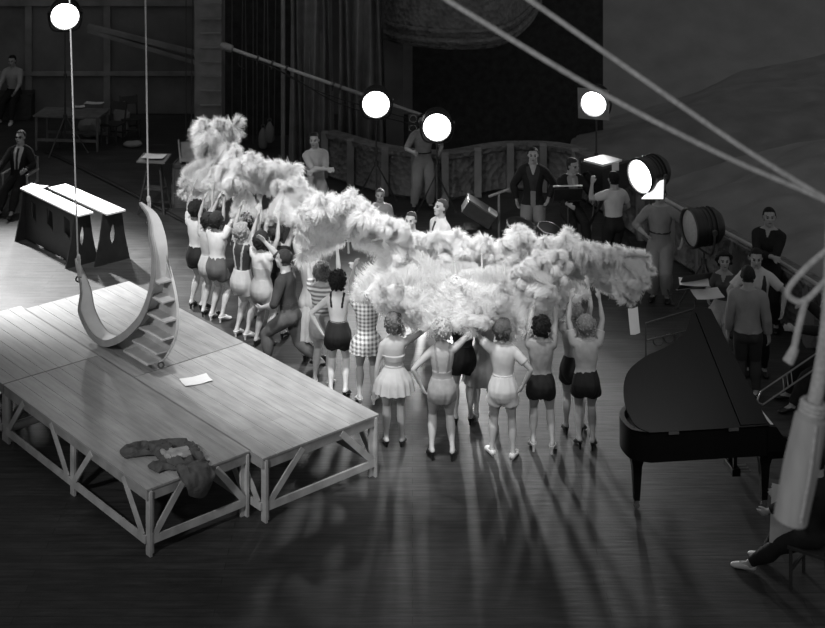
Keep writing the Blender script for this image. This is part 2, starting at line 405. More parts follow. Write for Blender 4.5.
    for g in outfit:
        kind = g[0]; m = g[1]; o = g[2] if len(g) > 2 else {}
        nm = o.get('name', kind); off = o.get('off', .010)*1.25; fold = o.get('fold', .009); it = o.get('it', 5)
        offs = np.full(nv, off)
        if kind == 'shorts' and o.get('leg', .4) < 1:
            k = MB(); nn_ = 24; ll = o.get('leg', .4); hi = o.get('hi', .095); fl = o.get('flare', .012); ex = off/H
            rws = []
            for t_, a_, b_, y_ in ((hi,.070,.054,.002),(hi-.02,.077,.058,0),(.03,.094,.072,-.004),(-.01,.102,.08,-.008),(-.05,.098,.076,-.008),(-.085,.08,.064,-.006),(-.105,.06,.05,-.004)):
                if not f: a_ *= .95
                q_ = T(t_,0,y_) if t_ > 0 else pel+V((0,y_*H,t_*H))
                rws.append([q_ + Rp*(cos(2*pi*i/nn_)*(a_+ex)*H) + Fp*(sin(2*pi*i/nn_)*(b_+ex)*H) for i in range(nn_)])
            k.add([p_ for r_ in rws for p_ in r_], [(j*nn_+i, j*nn_+(i+1)%nn_, (j+1)*nn_+(i+1)%nn_, (j+1)*nn_+i) for j in range(len(rws)-1) for i in range(nn_)]+[tuple(reversed(range(nn_))), tuple(range((len(rws)-1)*nn_, len(rws)*nn_))])
            for i in (0,1):
                hj, kn = hips[i], knees[i]; th = [hj+(kn-hj)*x_+V((0,-.008*H,0)) for x_ in (.0,ll*.45,ll*.8,ll)]
                k.tube(th, [(.052+ex)*H,(.056+ex)*H,(.053+ex)*H+fl*.5,(.050+ex)*H+fl*.7], 18)
            m1 = k.mesh('tmp', False); o1 = bpy.data.objects.new('tmp', m1); C.objects.link(o1); md = o1.modifiers.new('r','REMESH'); md.mode = 'VOXEL'; md.voxel_size = .012
            ev = o1.evaluated_get(bpy.context.evaluated_depsgraph_get()); m2 = bpy.data.meshes.new_from_object(ev); bpy.data.objects.remove(o1); bpy.data.meshes.remove(m1)
            n2 = len(m2.vertices); c2 = np.zeros(n2*3); m2.vertices.foreach_get('co', c2); c2 = c2.reshape(-1,3); e2 = np.zeros(len(m2.edges)*2, int); m2.edges.foreach_get('vertices', e2); e2 = e2.reshape(-1,2)
            d2 = np.bincount(e2.ravel(), minlength=n2).astype(float)[:,None]
            for _ in range(5):
                a2 = np.zeros_like(c2); np.add.at(a2, e2[:,0], c2[e2[:,1]]); np.add.at(a2, e2[:,1], c2[e2[:,0]]); c2 = c2*.5+.5*a2/d2
            ph = np.arctan2(c2[:,1]-pel.y, c2[:,0]-pel.x); zf = np.clip((pel.z+hi*H-c2[:,2])/(.25*H),0,1)
            w2 = np.array([mnoise.noise(V((cos(a_)*3.2+sd*1.7, sin(a_)*3.2, z_*5))) for a_, z_ in zip(ph, c2[:,2])])*fold*1.6*(.4+zf)
            c2[:,0] += np.cos(ph)*w2; c2[:,1] += np.sin(ph)*w2
            m2.vertices.foreach_set('co', c2.ravel()); m2.polygons.foreach_set('use_smooth', [True]*len(m2.polygons)); m2.materials.clear(); m2.materials.append(m); m2.name = 'shorts'
            so = bpy.data.objects.new('shorts', m2); C.objects.link(so); so.parent = ob
            continue
        if kind in ('top','blouse','shirt','jacket','sweater','bodice','vest','coat'):
            lo, hi, sl = o.get('lo', .04), o.get('hi', .335 if kind in ('jacket','coat') else .326), o.get('sl', .55); it = o.get('it', 9)
            mk = isT & (tt > lo) & (tt < hi)
            if sl > 0: mk |= arms['upper'] & (par < min(sl, 1.3))
            else: mk &= (np.abs(tx) < .078)
            if sl > 1: mk |= arms['fore'] & (par < sl-1)
            if hi > .3: mk |= (nmarr=='neck') & (par < o.get('collar', .3))
            if o.get('bareback'): mk &= ~((ty < .015) & (tt > o['bareback']))
            if o.get('open'): mk &= ~((ty > .02) & (np.abs(tx) < o['open']*np.clip((tt-.03)/.25,.25,1)))
            if o.get('vneck'): mk &= ~((ty > 0) & (np.abs(tx) < (tt-o['vneck'])*.35))
            if lo < 0: mk |= np.isin(nmarr, ['thighL','thighR']) & (tt > lo)
            offs = offs + np.where(arms['upper']|arms['fore'], o.get('slflare',.004)*np.clip(par,0,1), 0) + o.get('flare',0)*np.clip((.1-tt)/.15,0,1)
        elif kind in ('shorts','trousers','skirted_shorts','briefs'):
            hi, ll = o.get('hi', .095), o.get('leg', .4); it = o.get('it', 14 if ll < 1 else 9)
            mk = (isT & (tt < hi)) | (arms['thigh'] & (par < ll) & (tt < hi))
            if ll > 1: mk |= arms['thigh'] | (arms['shin'] & (par < ll-1))
            fl = o.get('flare', .012)
            offs = offs + np.where(arms['thigh'], fl*np.clip(par/max(min(ll,1),.01),0,1), 0) + np.where(arms['shin'], fl, 0)
        elif kind in ('shoe','sock','stocking'):
            for q in 'LR':
                if kind == 'shoe':
                    mk = (nmarr=='foot'+q) | ((nmarr=='shin'+q) & (par > 1.02))
                    if o.get('low'): mk &= ~((co[:,2]-fz['LR'.index(q)]*H > .035*H+heel*H*.8))
                else: mk = (nmarr=='foot'+q) | ((nmarr=='shin'+q) & (par > o.get('hi', .85)))
                so = shell(kind, co, nor, fa, mk, np.full(nv, off), m, ob, 2, 0, sd)
                if kind == 'shoe' and heel > 0 and so:
                    hb = MB(); a = ank['LR'.index(q)]; dd = Matrix.Rotation(R(footdir['LR'.index(q)]),3,'Z') @ V((0,1,0))
                    c = V((a.x,a.y,0))-dd*(.022*H); gz = fz['LR'.index(q)]*H
                    hb.tube([c+V((0,0,gz)), c+V((0,0,gz+heel*H*.7)), c+V((0,0,gz+heel*H+.01*H))], [.012*H*.7,.012*H*.8,.018*H], 10)
                    hb.build('heel', m, so, world=False)
            continue
        elif kind == 'skirt':
            a0, a1 = o.get('hi', .09), o.get('lo', -.1); k = MB(); nn_ = 72; rws = []
            for j in range(9):
                q_ = j/8; t = a0+(a1-a0)*q_
                rx = (.072+.05*min(q_*2,1)+o.get('wide',.03)*q_)*H; ry = (.056+.045*min(q_*2,1)+o.get('wide',.03)*q_)*H
                rws.append([T(t, 0, -.006*q_*1.5) + Rp*(cos(2*pi*i/nn_)*(rx+sin(i*2*pi/4.5)*.014*q_)) + Fp*(sin(2*pi*i/nn_)*(ry+sin(i*2*pi/4.5)*.014*q_)) for i in range(nn_)])
            for j in range(7,-1,-1): rws.append([p - (p-T(a0))*.03*V((1,1,0)).length/2 for p in rws[j]])
            k.add([p for r_ in rws for p in r_], [(j*nn_+i, j*nn_+(i+1)%nn_, (j+1)*nn_+(i+1)%nn_, (j+1)*nn_+i) for j in range(len(rws)-1) for i in range(nn_)])
            k.build('skirt', m, ob, world=False); continue
        elif kind == 'belt':
            mk = isT & (tt > o.get('lo',.08)) & (tt < o.get('hi',.105)); fold = 0; it = 2
        elif kind == 'straps':
            mk = isT & (np.abs(np.abs(tx)-.045+np.where(ty<0,(.25-tt)*.12,0)) < .011) & (tt > o.get('lo',.08)); fold = 0; it = 1
        elif kind == 'tie':
            mk = isT & (ty > .02) & (np.abs(tx) < .014) & (tt > .08) & (tt < .31); fold = 0; it = 1
        elif kind == 'glasses':
            k = MB()
            for sx in (-1,1): k.ell(Hp(sx*.0185,.0525,.001), (.0145*H,.004*H,.011*H), HM, 12); k.tube([Hp(sx*.03,.05,.004), Hp(sx*.046,-.005,.006)], .002*H, 6)
            k.tube([Hp(-.008,.056,.003), Hp(.008,.056,.003)], .002*H, 6)
            k.build('sunglasses', m, ob, world=False); continue
        elif kind == 'hat':
            k = MB()
            k.lathe([(.078*H,-.006*H),(.082*H,0),(.064*H,.008*H),(.064*H,.034*H),(.056*H,.058*H),(.025*H,.068*H),(.001,.068*H)], Hp(0,-.006,.016), hu-hf*.15, 28)
            k.build('hat', m, ob, world=False); continue
        elif kind == 'bandana':
            mk = (nmarr=='head') & (hz > -.01) & (np.abs(hy-.012+hz*.15) < .010); fold = 0; it = 2
        elif kind == 'neckerchief':
            mk = (nmarr=='neck') | (isT & (tt > .295)); it = 3
        else: continue
        shell(nm, co, nor, fa, mk, offs, m, ob, it, fold, sd, label=o.get('label'))
    if hair:
        st, hv = hair[0], hair[1]; hm = mat('hair_%s_%d' % (st, int(hv*1000)), hv, .7, .25, var=.45, scale=45, bump=.6)
        scal = (nmarr=='head') & ((hz > .030+np.clip(hy,-.02,.05)*.35) | ((hy < -.004) & (hz > (-.045 if st == 'short' else -.055))) | ((np.abs(hx) > .034) & (hy < .012) & (hz > .006)))
        am = {'short':.007,'curly':.020,'bob':.022,'wave':.020}[st]
        off = am*H/1.0*(.75+.35*np.clip((hz+.03)/.08,0,1))
        if st != 'short':
            off = off + .006*np.sin(hz*260+hx*60)*(np.clip((.03-hz)/.06,0,1))
        ho = shell('hair', co, nor, fa, scal, off, hm, ob, 4, .003 if st == 'short' else .011, sd)
        if st in ('curly','bob','wave') and ho:
            k = MB(); rnd = random.Random(int(sd*100)); cand = np.where(scal & ((hz < .04) if st != 'curly' else scal))[0]
            for _ in range({'curly':110,'bob':70,'wave':60}[st]):
                i = int(cand[rnd.randrange(len(cand))]); p = V(co[i]) + V(nor[i])*(float(off[i])*1.0)
                if st == 'wave' and hz[i] > .03: continue
                ax = V(nor[i]).cross(hu).normalized() if rnd.random() < .6 else V((rnd.gauss(0,1),rnd.gauss(0,1),rnd.gauss(0,1))).normalized()
                k.torus(p, V(nor[i])*.6+ax, rnd.uniform(.006,.01)*H, rnd.uniform(.004,.006)*H, 9, 6)
            if k.v: k.build('curl', hm, ho, world=False)['kind'] = 'stuff'
    ob['_x'] = 0; del ob['_x']
    PINFO[ob.name] = [ob.matrix_basis @ x for x in wr]
    return ob
PINFO = {}
# ================= setting =================
M_floor = plank_mat('stage_floor', .042, R(0), .14, .5, 4, .3, .3, .5, .35)
RAIL = [P(325,176),P(385,194),P(445,200),P(510,190),P(575,196),P(640,238),P(700,276),P(770,318),P(850,372),P(960,440)]
mb = MB(); mb.prism([(-23,-3),(12,-3),(12,11)]+[(p.x,p.y) for p in reversed(RAIL)]+[(RAIL[0].x,35.4),(-23,35.4)], .4, (0,0,-.4)); struct('floor', mb, M_floor)
mb = MB(); mb.box((12,38,-3.4), (50,50,.2)); struct('floor_house', mb, mat('house_floor', .04, .9, .1, var=.3))
M_wall = mat('dark_wall', .17, .8, .2, var=.35, scale=1.2, bump=.2)
M_wall2 = mat('wall_trim', .24, .7, .2, var=.3, scale=2)
M_black = mat('black_paint', .012, .5, .4, var=.3)
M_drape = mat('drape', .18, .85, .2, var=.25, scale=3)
M_plaster = mat('plaster', .16, .7, .3, var=.35, scale=4, kind='ornament')
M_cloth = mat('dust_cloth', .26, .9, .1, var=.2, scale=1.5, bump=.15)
WY = 35.2
mb = MB(); mb.box((-14,WY+.15,4), (18.2,.3,8)); struct('wall_back', mb, M_wall)
mb = MB(); mb.box((-22.9,20,4), (.3,34,8)); struct('wall_left', mb, M_wall)
mb = MB(); mb.box((6,56,7), (60,.3,14)); struct('wall_house', mb, mat('house_wall', .06, .9, .1, var=.3, scale=.5))
mb = MB()
for x in (-13.6,-11.4,-9.3,-7.4): mb.box((x,WY-.05,4), (.16,.1,8))
mb.box((-14,WY-.06,2.75), (18,.1,.22)); mb.box((-14,WY-.06,1.0), (18,.1,.1))
struct('trim_1', mb, M_wall2)
mb = MB()
for i in range(2): mb.beam(PD(88,30-i*4,34.4), PD(196,62-i*9,34.4), .16, .1)
struct('trim_2', mb, M_wall2)
# proscenium pier with its joints
a = PD(208,100,31.2); mb = MB(); mb.box((a.x,31.5,5), (.58,.6,10)); struct('wall_pier', mb, mat('pier', .22, .8, .2, var=.3, scale=3, bump=.2))
mb = MB()
for k in range(22): mb.box((a.x+.06,31.17,.25+.31*k), (.44,.06,.03))
struct('trim_3', mb, M_wall2)
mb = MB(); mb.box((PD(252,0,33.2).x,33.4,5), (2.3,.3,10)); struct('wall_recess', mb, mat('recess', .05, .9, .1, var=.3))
def drape(name, x0, x1, y, z0, z1, folds, depth, m, label, group=None, seed=0):
    mb = MB(); nx, nz = folds*10, 26; vs = []
    for j in range(nz+1):
        q = j/nz
        for i in range(nx+1):
            u = i/nx; w = sin(u*folds*2*pi + .8*sin(q*3+seed) + seed)*depth*(.6+.4*(1-q)) + mnoise.noise(V((u*6+seed,q*3,seed)))*depth
            vs.append(V((x0+(x1-x0)*u + .05*sin(q*4+u*9), y+w, z0+(z1-z0)*q)))
    fs = [(j*(nx+1)+i, j*(nx+1)+i+1, (j+1)*(nx+1)+i+1, (j+1)*(nx+1)+i) for j in range(nz) for i in range(nx)]
    mb.add(vs, fs); n = len(vs)
    mb.add([v+V((0,.03,0)) for v in vs], [tuple(reversed(f)) for f in fs])
    o = mb.build(name, m); tag(o, label, 'curtain', group); return o
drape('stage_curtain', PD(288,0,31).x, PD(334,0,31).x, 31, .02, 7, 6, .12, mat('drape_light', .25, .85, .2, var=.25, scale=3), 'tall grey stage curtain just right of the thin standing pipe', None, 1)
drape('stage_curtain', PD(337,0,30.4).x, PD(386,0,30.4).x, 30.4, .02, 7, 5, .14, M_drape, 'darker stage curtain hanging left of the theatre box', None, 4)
o = MB(); p = P(283,172); o.cyl(p, p+V((0,0,7)), .045, .045, 12); o = o.build('standing_pipe', mat('grey_pipe', .2, .5, .4)); tag(o, 'tall thin grey standing pipe at the left edge of the curtains', 'pipe')
mb = MB(); mb.box((-2.6,35.3,5), (5.2,.3,10)); struct('wall_wing', mb, M_wall)
# theatre box : curved balcony front above, parapet below
def arc_front(name, pts, z0, z1, m, thick=.25, lean=0.0, kind='structure', prof=None):
    mb = MB(); prof = prof or [(0,z0),(.06,z0+.06),(.0,z0+.14),(0,z1-.14),(.08,z1-.1),(.1,z1),(-thick,z1),(-thick,z0)]
    vs = []; n = len(prof)
    for i, p in enumerate(pts):
        t = V(pts[min(i+1,len(pts)-1)])-V(pts[max(i-1,0)]); nrm = V((t.y,-t.x,0)).normalized()
        for o_, z in prof: vs.append(V((p[0],p[1],0)) + nrm*o_ + V((0,0,z)))
    mb.add(vs, [(i*n+k, i*n+(k+1)%n, (i+1)*n+(k+1)%n, (i+1)*n+k) for i in range(len(pts)-1) for k in range(n)] + [tuple(range(n)), tuple(reversed(range((len(pts)-1)*n, len(pts)*n)))])
    ob = mb.build(name, m); ob['kind'] = kind; return ob
def bez(pts, n=24):
    out = []; pts = [V(p) for p in pts]
    for i in range(len(pts)-1):
        p0, p1, p2, p3 = pts[max(i-1,0)], pts[i], pts[i+1], pts[min(i+2,len(pts)-1)]
        for k in range(n):
            t = k/n; out.append(.5*((2*p1)+(p2-p0)*t+(2*p0-5*p1+4*p2-p3)*t*t+(3*p1-p0-3*p2+p3)*t**3))
    return out+[pts[-1]]
def z_at(py, d): return CH-(py-YH)*d/F
d = 31.0
bx = bez([(PD(384,0,31.6).x,31.6,0),(PD(400,0,31).x,31,0),(PD(450,0,30.4).x,30.4,0),(PD(500,0,30.8).x,30.8,0),(PD(528,0,33).x,33,0),(PD(540,0,36).x,36,0)], 8)
arc_front('trim_4', bx, z_at(44,31), z_at(-30,31), M_plaster)
mb = MB(); mb.tube([p+V((0,-.1,z_at(40,31)+.1)) for p in bx], .07, 8); mb.tube([p+V((0,-.14,z_at(30,31)+.1)) for p in bx], .05, 8); struct('trim_5', mb, M_plaster, True)
mb = MB(); mb.box((PD(392,0,31.9).x,32.4,5), (.5,.9,10)); struct('wall_box_side', mb, M_wall)
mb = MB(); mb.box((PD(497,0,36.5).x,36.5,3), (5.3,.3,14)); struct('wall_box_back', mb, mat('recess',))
# parapet / pit rail
rail = RAIL
rb = bez(rail, 6)
arc_front('wall_pit_rail', rb, 0, .92, M_plaster)
mb = MB(); mb.tube([p+V((0,0,.95)) for p in rb[30:]], .035, 8); struct('trim_6', mb, mat('brass_rail', .42, .4, .5, var=.1), True)
mb = MB()
for p in rb[::3]: mb.box((p.x,p.y-.06,.46), (.14,.2,.94))
struct('trim_7', mb, M_wall2)
# dust sheets over the stalls
def sheet(label, grid, seed, amp, m, sub=14):
    # grid: rows of world points, front to back
    rows = [bez(r_, sub) for r_ in grid]; cols = list(zip(*rows)); cols = [bez(c_, sub) for c_ in cols]; n = len(cols[0]); vs = []
    for i, c_ in enumerate(cols):
        for j, p in enumerate(c_):
            w = mnoise.noise(V((p.x*.5+seed,p.y*.45,seed)))*amp + abs(mnoise.noise(V((p.x*.28+p.y*.2,seed,p.y*.7))))*amp*.9 + mnoise.noise(V((p.x*1.7,p.y*1.3,seed)))*amp*.22
            vs.append(p+V((0,0,w)))
    fs = [(i*n+j, (i+1)*n+j, (i+1)*n+j+1, i*n+j+1) for i in range(len(cols)-1) for j in range(n-1)]
    mb = MB(); mb.add(vs, fs); k = len(vs); mb.add([v-V((0,0,.05)) for v in vs], [tuple(reversed(f)) for f in fs])
    o = mb.build('dust_sheet', m); tag(o, label, 'dust sheet'); return o
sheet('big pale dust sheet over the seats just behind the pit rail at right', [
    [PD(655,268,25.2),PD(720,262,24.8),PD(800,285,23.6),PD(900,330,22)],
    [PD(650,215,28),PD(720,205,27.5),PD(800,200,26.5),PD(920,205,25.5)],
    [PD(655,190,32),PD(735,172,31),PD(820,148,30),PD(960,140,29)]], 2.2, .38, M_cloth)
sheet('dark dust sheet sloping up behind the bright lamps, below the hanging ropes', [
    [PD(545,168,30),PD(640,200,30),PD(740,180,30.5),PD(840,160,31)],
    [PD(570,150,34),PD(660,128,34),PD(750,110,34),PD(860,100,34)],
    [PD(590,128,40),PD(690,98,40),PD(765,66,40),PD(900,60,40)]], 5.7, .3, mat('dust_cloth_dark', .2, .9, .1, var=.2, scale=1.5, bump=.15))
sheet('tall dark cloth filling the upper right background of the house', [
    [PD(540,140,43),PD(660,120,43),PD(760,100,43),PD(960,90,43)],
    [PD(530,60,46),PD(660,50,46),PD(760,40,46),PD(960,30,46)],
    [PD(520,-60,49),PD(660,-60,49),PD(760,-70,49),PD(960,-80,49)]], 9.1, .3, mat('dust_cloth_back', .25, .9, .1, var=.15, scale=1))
# hanging lines and sandbags in the recess
M_line = mat('thin_line', .12, .7, .2); M_bag = mat('sandbag', .22, .8, .2)
lines = [(186,33,60,140),(191,33,0,142),(197,33,0,140),(232,32.5,0,138),(241,32.5,0,135),(247,32.5,0,140),(253,32.5,0,148),(263,32,0,126),(269,32,0,120),(257,32.8,0,150),(274,32.6,0,140)]
for i, (px,d,y0,y1) in enumerate(lines):
    o = MB(); a = PD(px,y1,d); o.tube([V((a.x+.12*sin(i*2.1),d,CH)), a], .012, 6)
    ob = o.build('rigging_line', M_line); tag(ob, 'thin dark rigging line hanging in the wings by the brick pier', 'rope', 'rigging lines in the dark wings')
    ob['label'] = ['thin line hanging just left of the pier, leftmost', 'thin line left of the pier, second from left', 'thin line hugging the pier', 'leftmost thin line inside the dark recess', 'second thin line inside the dark recess', 'third thin line inside the dark recess', 'fourth thin line inside the dark recess', 'line holding the lower sandbag in the recess', 'line holding the upper sandbag in the recess', 'long thin line between recess middle and sandbags', 'thin line right of both sandbags, near the pipe'][i]
for px,py,lb in ((263,137,'lower pale sandbag hanging in the dark recess'),(269.5,131,'upper pale sandbag hanging in the dark recess')):
    a = PD(px,py,32); t = thing('sandbag', lb, 'sandbag', a-V((0,0,.26)), 0, 'sandbags in the recess')
    o = MB(); o.tube([a+V((0,0,z)) for z in (-.25,-.2,-.05,.08,.16,.2)], [.06,.1,.105,.09,.05,.03], 12); o.build('bag', M_bag, t)
    o = MB(); o.torus(a+V((0,0,.24)), (0,1,0), .04, .012, 12, 6); o.build('ring', M_line, t)
# ================= platforms =================
u = V((-.6565,.7543,0)).normalized(); v = V((.7543,.6565,0)).normalized(); PH = .74
A0 = P(147,490,PH); B0 = P(263,459,PH)
M_wood = mat('raw_timber', .42, .6, .3, var=.3, scale=5, stretch=(1,1,1)); M_wood2 = mat('raw_timber_dark', .26, .65, .3, var=.3, scale=5)
ANG = math.atan2(u.y,u.x)
def platform(label, o, wid, ln, vis=True, deckv=.31):
    t = thing('platform', label, 'platform', V((o.x,o.y,0)), 0, 'timber stage platforms')
    o = V((o.x,o.y,0)); Z = V((0,0,1)); M = Matrix((v,u,Z)).transposed()
    k = MB(); c = o+v*(wid/2)+u*(ln/2)+Z*(PH-.0125)
    nb = max(4, round(wid/.2)); bw = wid/nb
    for i in range(nb): k.box(o+v*(bw*(i+.5))+u*(ln/2)+Z*(PH-.0125), (bw-.003,ln-.01,.025), M)
    pm = plank_mat('deck_%d' % len(bpy.data.materials), deckv, -(ANG-0), .2, .5, 9, .22, .35, .9, .15, o.x*3.1); k.build('deck', pm, t)
    k = MB(); h = .11
    for a_, b_ in ((o+u*.03+v*.03, o+u*.03+v*(wid-.03)), (o+u*(ln-.03)+v*.03, o+u*(ln-.03)+v*(wid-.03)), (o+v*.03+u*.03, o+v*.03+u*(ln-.03)), (o+v*(wid-.03)+u*.03, o+v*(wid-.03)+u*(ln-.03))):
        k.beam(a_+Z*(PH-.025-h/2), b_+Z*(PH-.025-h/2), .03, h) if False else k.beam(a_+Z*(PH-.025-h/2), b_+Z*(PH-.025-h/2), .03, h, (0,0,1))
    k.build('deck_frame', M_wood2, t)
    nl = max(2, round(ln/1.75)+1)
    for j in range(nl):
        q = .04+(ln-.08)*j/(nl-1)
        for sx in (0,1):
            b = o+u*q+v*(.05 if sx == 0 else wid-.05); k = MB()
            k.beam(b, b+Z*(PH-.03), .09, .03, v); w_ = v*(.03 if sx == 0 else -.03)
            k.beam(b+w_+u*.02, b+w_+u*.02+Z*(PH-.03), .03, .07, v)
            k.build('leg', M_wood, t)
    def rail_(a_, b_): k = MB(); k.beam(a_+Z*.17, b_+Z*.17, .025, .085, (0,0,1)); k.build('rail', M_wood, t)
    def brace(a_, b_): k = MB(); k.beam(a_, b_, .022, .075, (0,0,1)); k.build('brace', M_wood, t)
    for q in (.02, ln-.02):
        a_, b_ = o+u*q+v*.06, o+u*q+v*(wid-.06); rail_(a_, b_)
        brace(a_+v*.03+Z*.2, a_+v*(wid*.3)+Z*(PH-.06)); brace(b_-v*.03+Z*.2, b_-v*(wid*.3)+Z*(PH-.06))
    for x in (.02, wid-.02):
        a_, b_ = o+v*x+u*.06, o+v*x+u*(ln-.06); rail_(a_, b_)
        for j in range(nl-1):
            q0, q1 = .04+(ln-.08)*j/(nl-1), .04+(ln-.08)*(j+1)/(nl-1)
            brace(o+v*x+u*(q0+.08)+Z*.2, o+v*x+u*(q0+.5)+Z*(PH-.06)); brace(o+v*x+u*(q1-.08)+Z*.2, o+v*x+u*(q1-.5)+Z*(PH-.06))
    return t
platform('front timber platform with the dropped jacket on its corner', A0, 1.36, 3.5, deckv=.29)
platform('back left platform partly cut off by the photo edge', A0+u*3.51, 1.36, 2.3, deckv=.34)
platform('front right timber platform with the paper sheet, beside the dancers', B0, 1.70, 2.85, deckv=.31)
platform('rear platform under the hanging crescent moon', B0+u*2.86, 1.70, 3.05, deckv=.29)
# paper sheet on platform
def paper(label, c, w, h, rz, m=None, tilt=None, name='paper_sheet', cat='paper'):
    k = MB(); n = 6; vs = []
    X = V((cos(rz),sin(rz),0)); Y = V((-sin(rz),cos(rz),0)) if tilt is None else (V((-sin(rz),cos(rz),0))*cos(tilt)+V((0,0,1))*sin(tilt))
    for z in (0,.004):
        for j in range(n+1):
            for i in range(n+1):
                a_, b_ = i/n-.5, j/n-.5; vs.append(V(c)+X*a_*w+Y*b_*h+V((0,0,.004+z+.02*abs(a_*b_)*2+.012*a_*a_)))
    N_ = (n+1)**2
    for l in (0,1): k.add([], [])
    fs = [(j*(n+1)+i, j*(n+1)+i+1, (j+1)*(n+1)+i+1, (j+1)*(n+1)+i) for j in range(n) for i in range(n)]
    k.add(vs, fs+[tuple(x+N_ for x in reversed(f)) for f in fs])
    o = k.build(name, m or mat('paper', .7, .7, .2, var=.05)); tag(o, label, cat); return o
paper('white sheet of paper lying on the front right platform', P(196,381,PH+.002), .36, .24, R(28))
# jacket dropped over the corner
def jacket():
    t = thing('jacket', 'rumpled dark jacket dropped over the front edge of the platform', 'jacket', V((P(165,462,PH).x,P(165,462,PH).y,PH)))
    M_j = mat('jacket_cloth', .075, .8, .2, var=.3, scale=12, bump=.3); M_l = mat('jacket_lining', .3, .5, .4, var=.2, scale=10)
    def pad(name, pts, rs, m, seed):
        k = MB(); n = 22; pts = bez(pts, 8); m_ = len(pts); vs = []
        rr = [rs[0]+(rs[1]-rs[0])*i/(m_-1) for i in range(m_)]
        for i, p in enumerate(pts):
            tt = pts[min(i+1,m_-1)]-pts[max(i-1,0)]; x, y, z = frame(tt, (0,0,1))
            e = min(1, 6*min(i, m_-1-i)/m_+.25)
            for j in range(n):
                a_ = 2*pi*j/n; w = 1+.35*mnoise.noise(V((i*.45+seed,sin(a_)*1.6,cos(a_)*1.6)))
                vs.append(p + x*cos(a_)*rr[i]*w*e + y*sin(a_)*rr[i]*.38*w*e + V((0,0,rr[i]*.38)))
        k.add(vs, [(i*n+j, i*n+(j+1)%n, (i+1)*n+(j+1)%n, (i+1)*n+j) for i in range(m_-1) for j in range(n)]+[tuple(reversed(range(n))), tuple(range((m_-1)*n,m_*n))])
        k.build(name, m, t)
    def patch(name, rows, m, seed, amp, sub=7, base=.02):
        rs = [bez(r_, sub) for r_ in rows]; cols = [bez(c_, sub) for c_ in zip(*rs)]; n = len(cols[0]); N_ = len(cols); vs = []
        for i, c_ in enumerate(cols):
            for j, p in enumerate(c_):
                ed = min(1, 8*min(i, N_-1-i)/N_+.15)*min(1, 8*min(j, n-1-j)/n+.15)
                w = (1-abs(mnoise.noise(V((p.x*7+seed, p.y*6, p.z*5))))*2.2)*amp + mnoise.noise(V((p.x*19+seed,p.y*17,p.z*12)))*amp*.45
                vs.append(p + V((.25,-.45,1)).normalized()*max(base*.4, base+w*ed))
        fs = [(i*n+j, (i+1)*n+j, (i+1)*n+j+1, i*n+j+1) for i in range(N_-1) for j in range(n-1)]
        k = MB(); k.add(vs, fs); L_ = len(vs); low = [v_-V((0,-.0,.016)) for v_ in vs]; k.add(low, [tuple(reversed(f_)) for f_ in fs])
        rim = [(i*n, (i+1)*n) for i in range(N_-1)]+[((i+1)*n+n-1, i*n+n-1) for i in range(N_-1)]+[(j+1, j) for j in range(n-1)]+[((N_-1)*n+j, (N_-1)*n+j+1) for j in range(n-1)]
        k.f += [(a_, b_, b_+L_, a_+L_) for a_, b_ in rim]
        k.build(name, m, t)
    Z = V((0,0,1)); over = lambda x, y, dz, out=.10: P(x,y,PH)-V((u.x,u.y,0))*out-Z*dz
    patch('sleeve', [[P(121,451,PH),P(134,447,PH),P(150,444,PH),P(166,443,PH)],[P(119,455,PH),P(133,453,PH),P(149,453,PH),P(166,452,PH)],[P(124,460,PH),P(136,458,PH),P(150,457,PH),P(166,458,PH)]], M_j, 2, .06, base=.05)
    patch('body', [[P(150,446,PH),P(166,442,PH),P(184,443,PH),P(196,449,PH)],[P(152,455,PH),P(168,453,PH),P(188,452,PH),P(203,460,PH)],[P(158,462,PH),P(172,462,PH),P(192,462,PH),P(206,466,PH)],[P(166,470,PH),P(178,470,PH),P(194,468,PH),P(209,463.5,PH)]], M_j, 5, .08, base=.05)
    patch('sleeve', [[P(147,468,PH),P(156,463,PH),P(168,462,PH)],[P(150,471,PH),P(160,467,PH),P(172,467,PH)],[P(158,474,PH),P(166,471,PH),P(178,472,PH)]], M_j, 8, .05, base=.04)
    patch('lining', [[P(158,457,PH),P(172,455,PH),P(186,453,PH)],[P(160,460,PH),P(173,460,PH),P(189,458,PH)],[P(164,464,PH),P(176,464,PH),P(190,462,PH)]], M_l, 11, .04, base=.11)
    patch('tail', [[P(174,466,PH),P(184,465,PH),P(196,464,PH),P(206,463,PH)],[P(178,478,PH),P(188,475,PH),P(198,471.5,PH),P(208,468,PH)],[over(180,479,.06),over(189,475.5,.08),over(199,472,.08),over(209,468,.05)],[over(183,478,.17),over(191,475,.24),over(200,471,.26),over(207,468,.14)]], M_j, 14, .05, base=.05)
jacket()
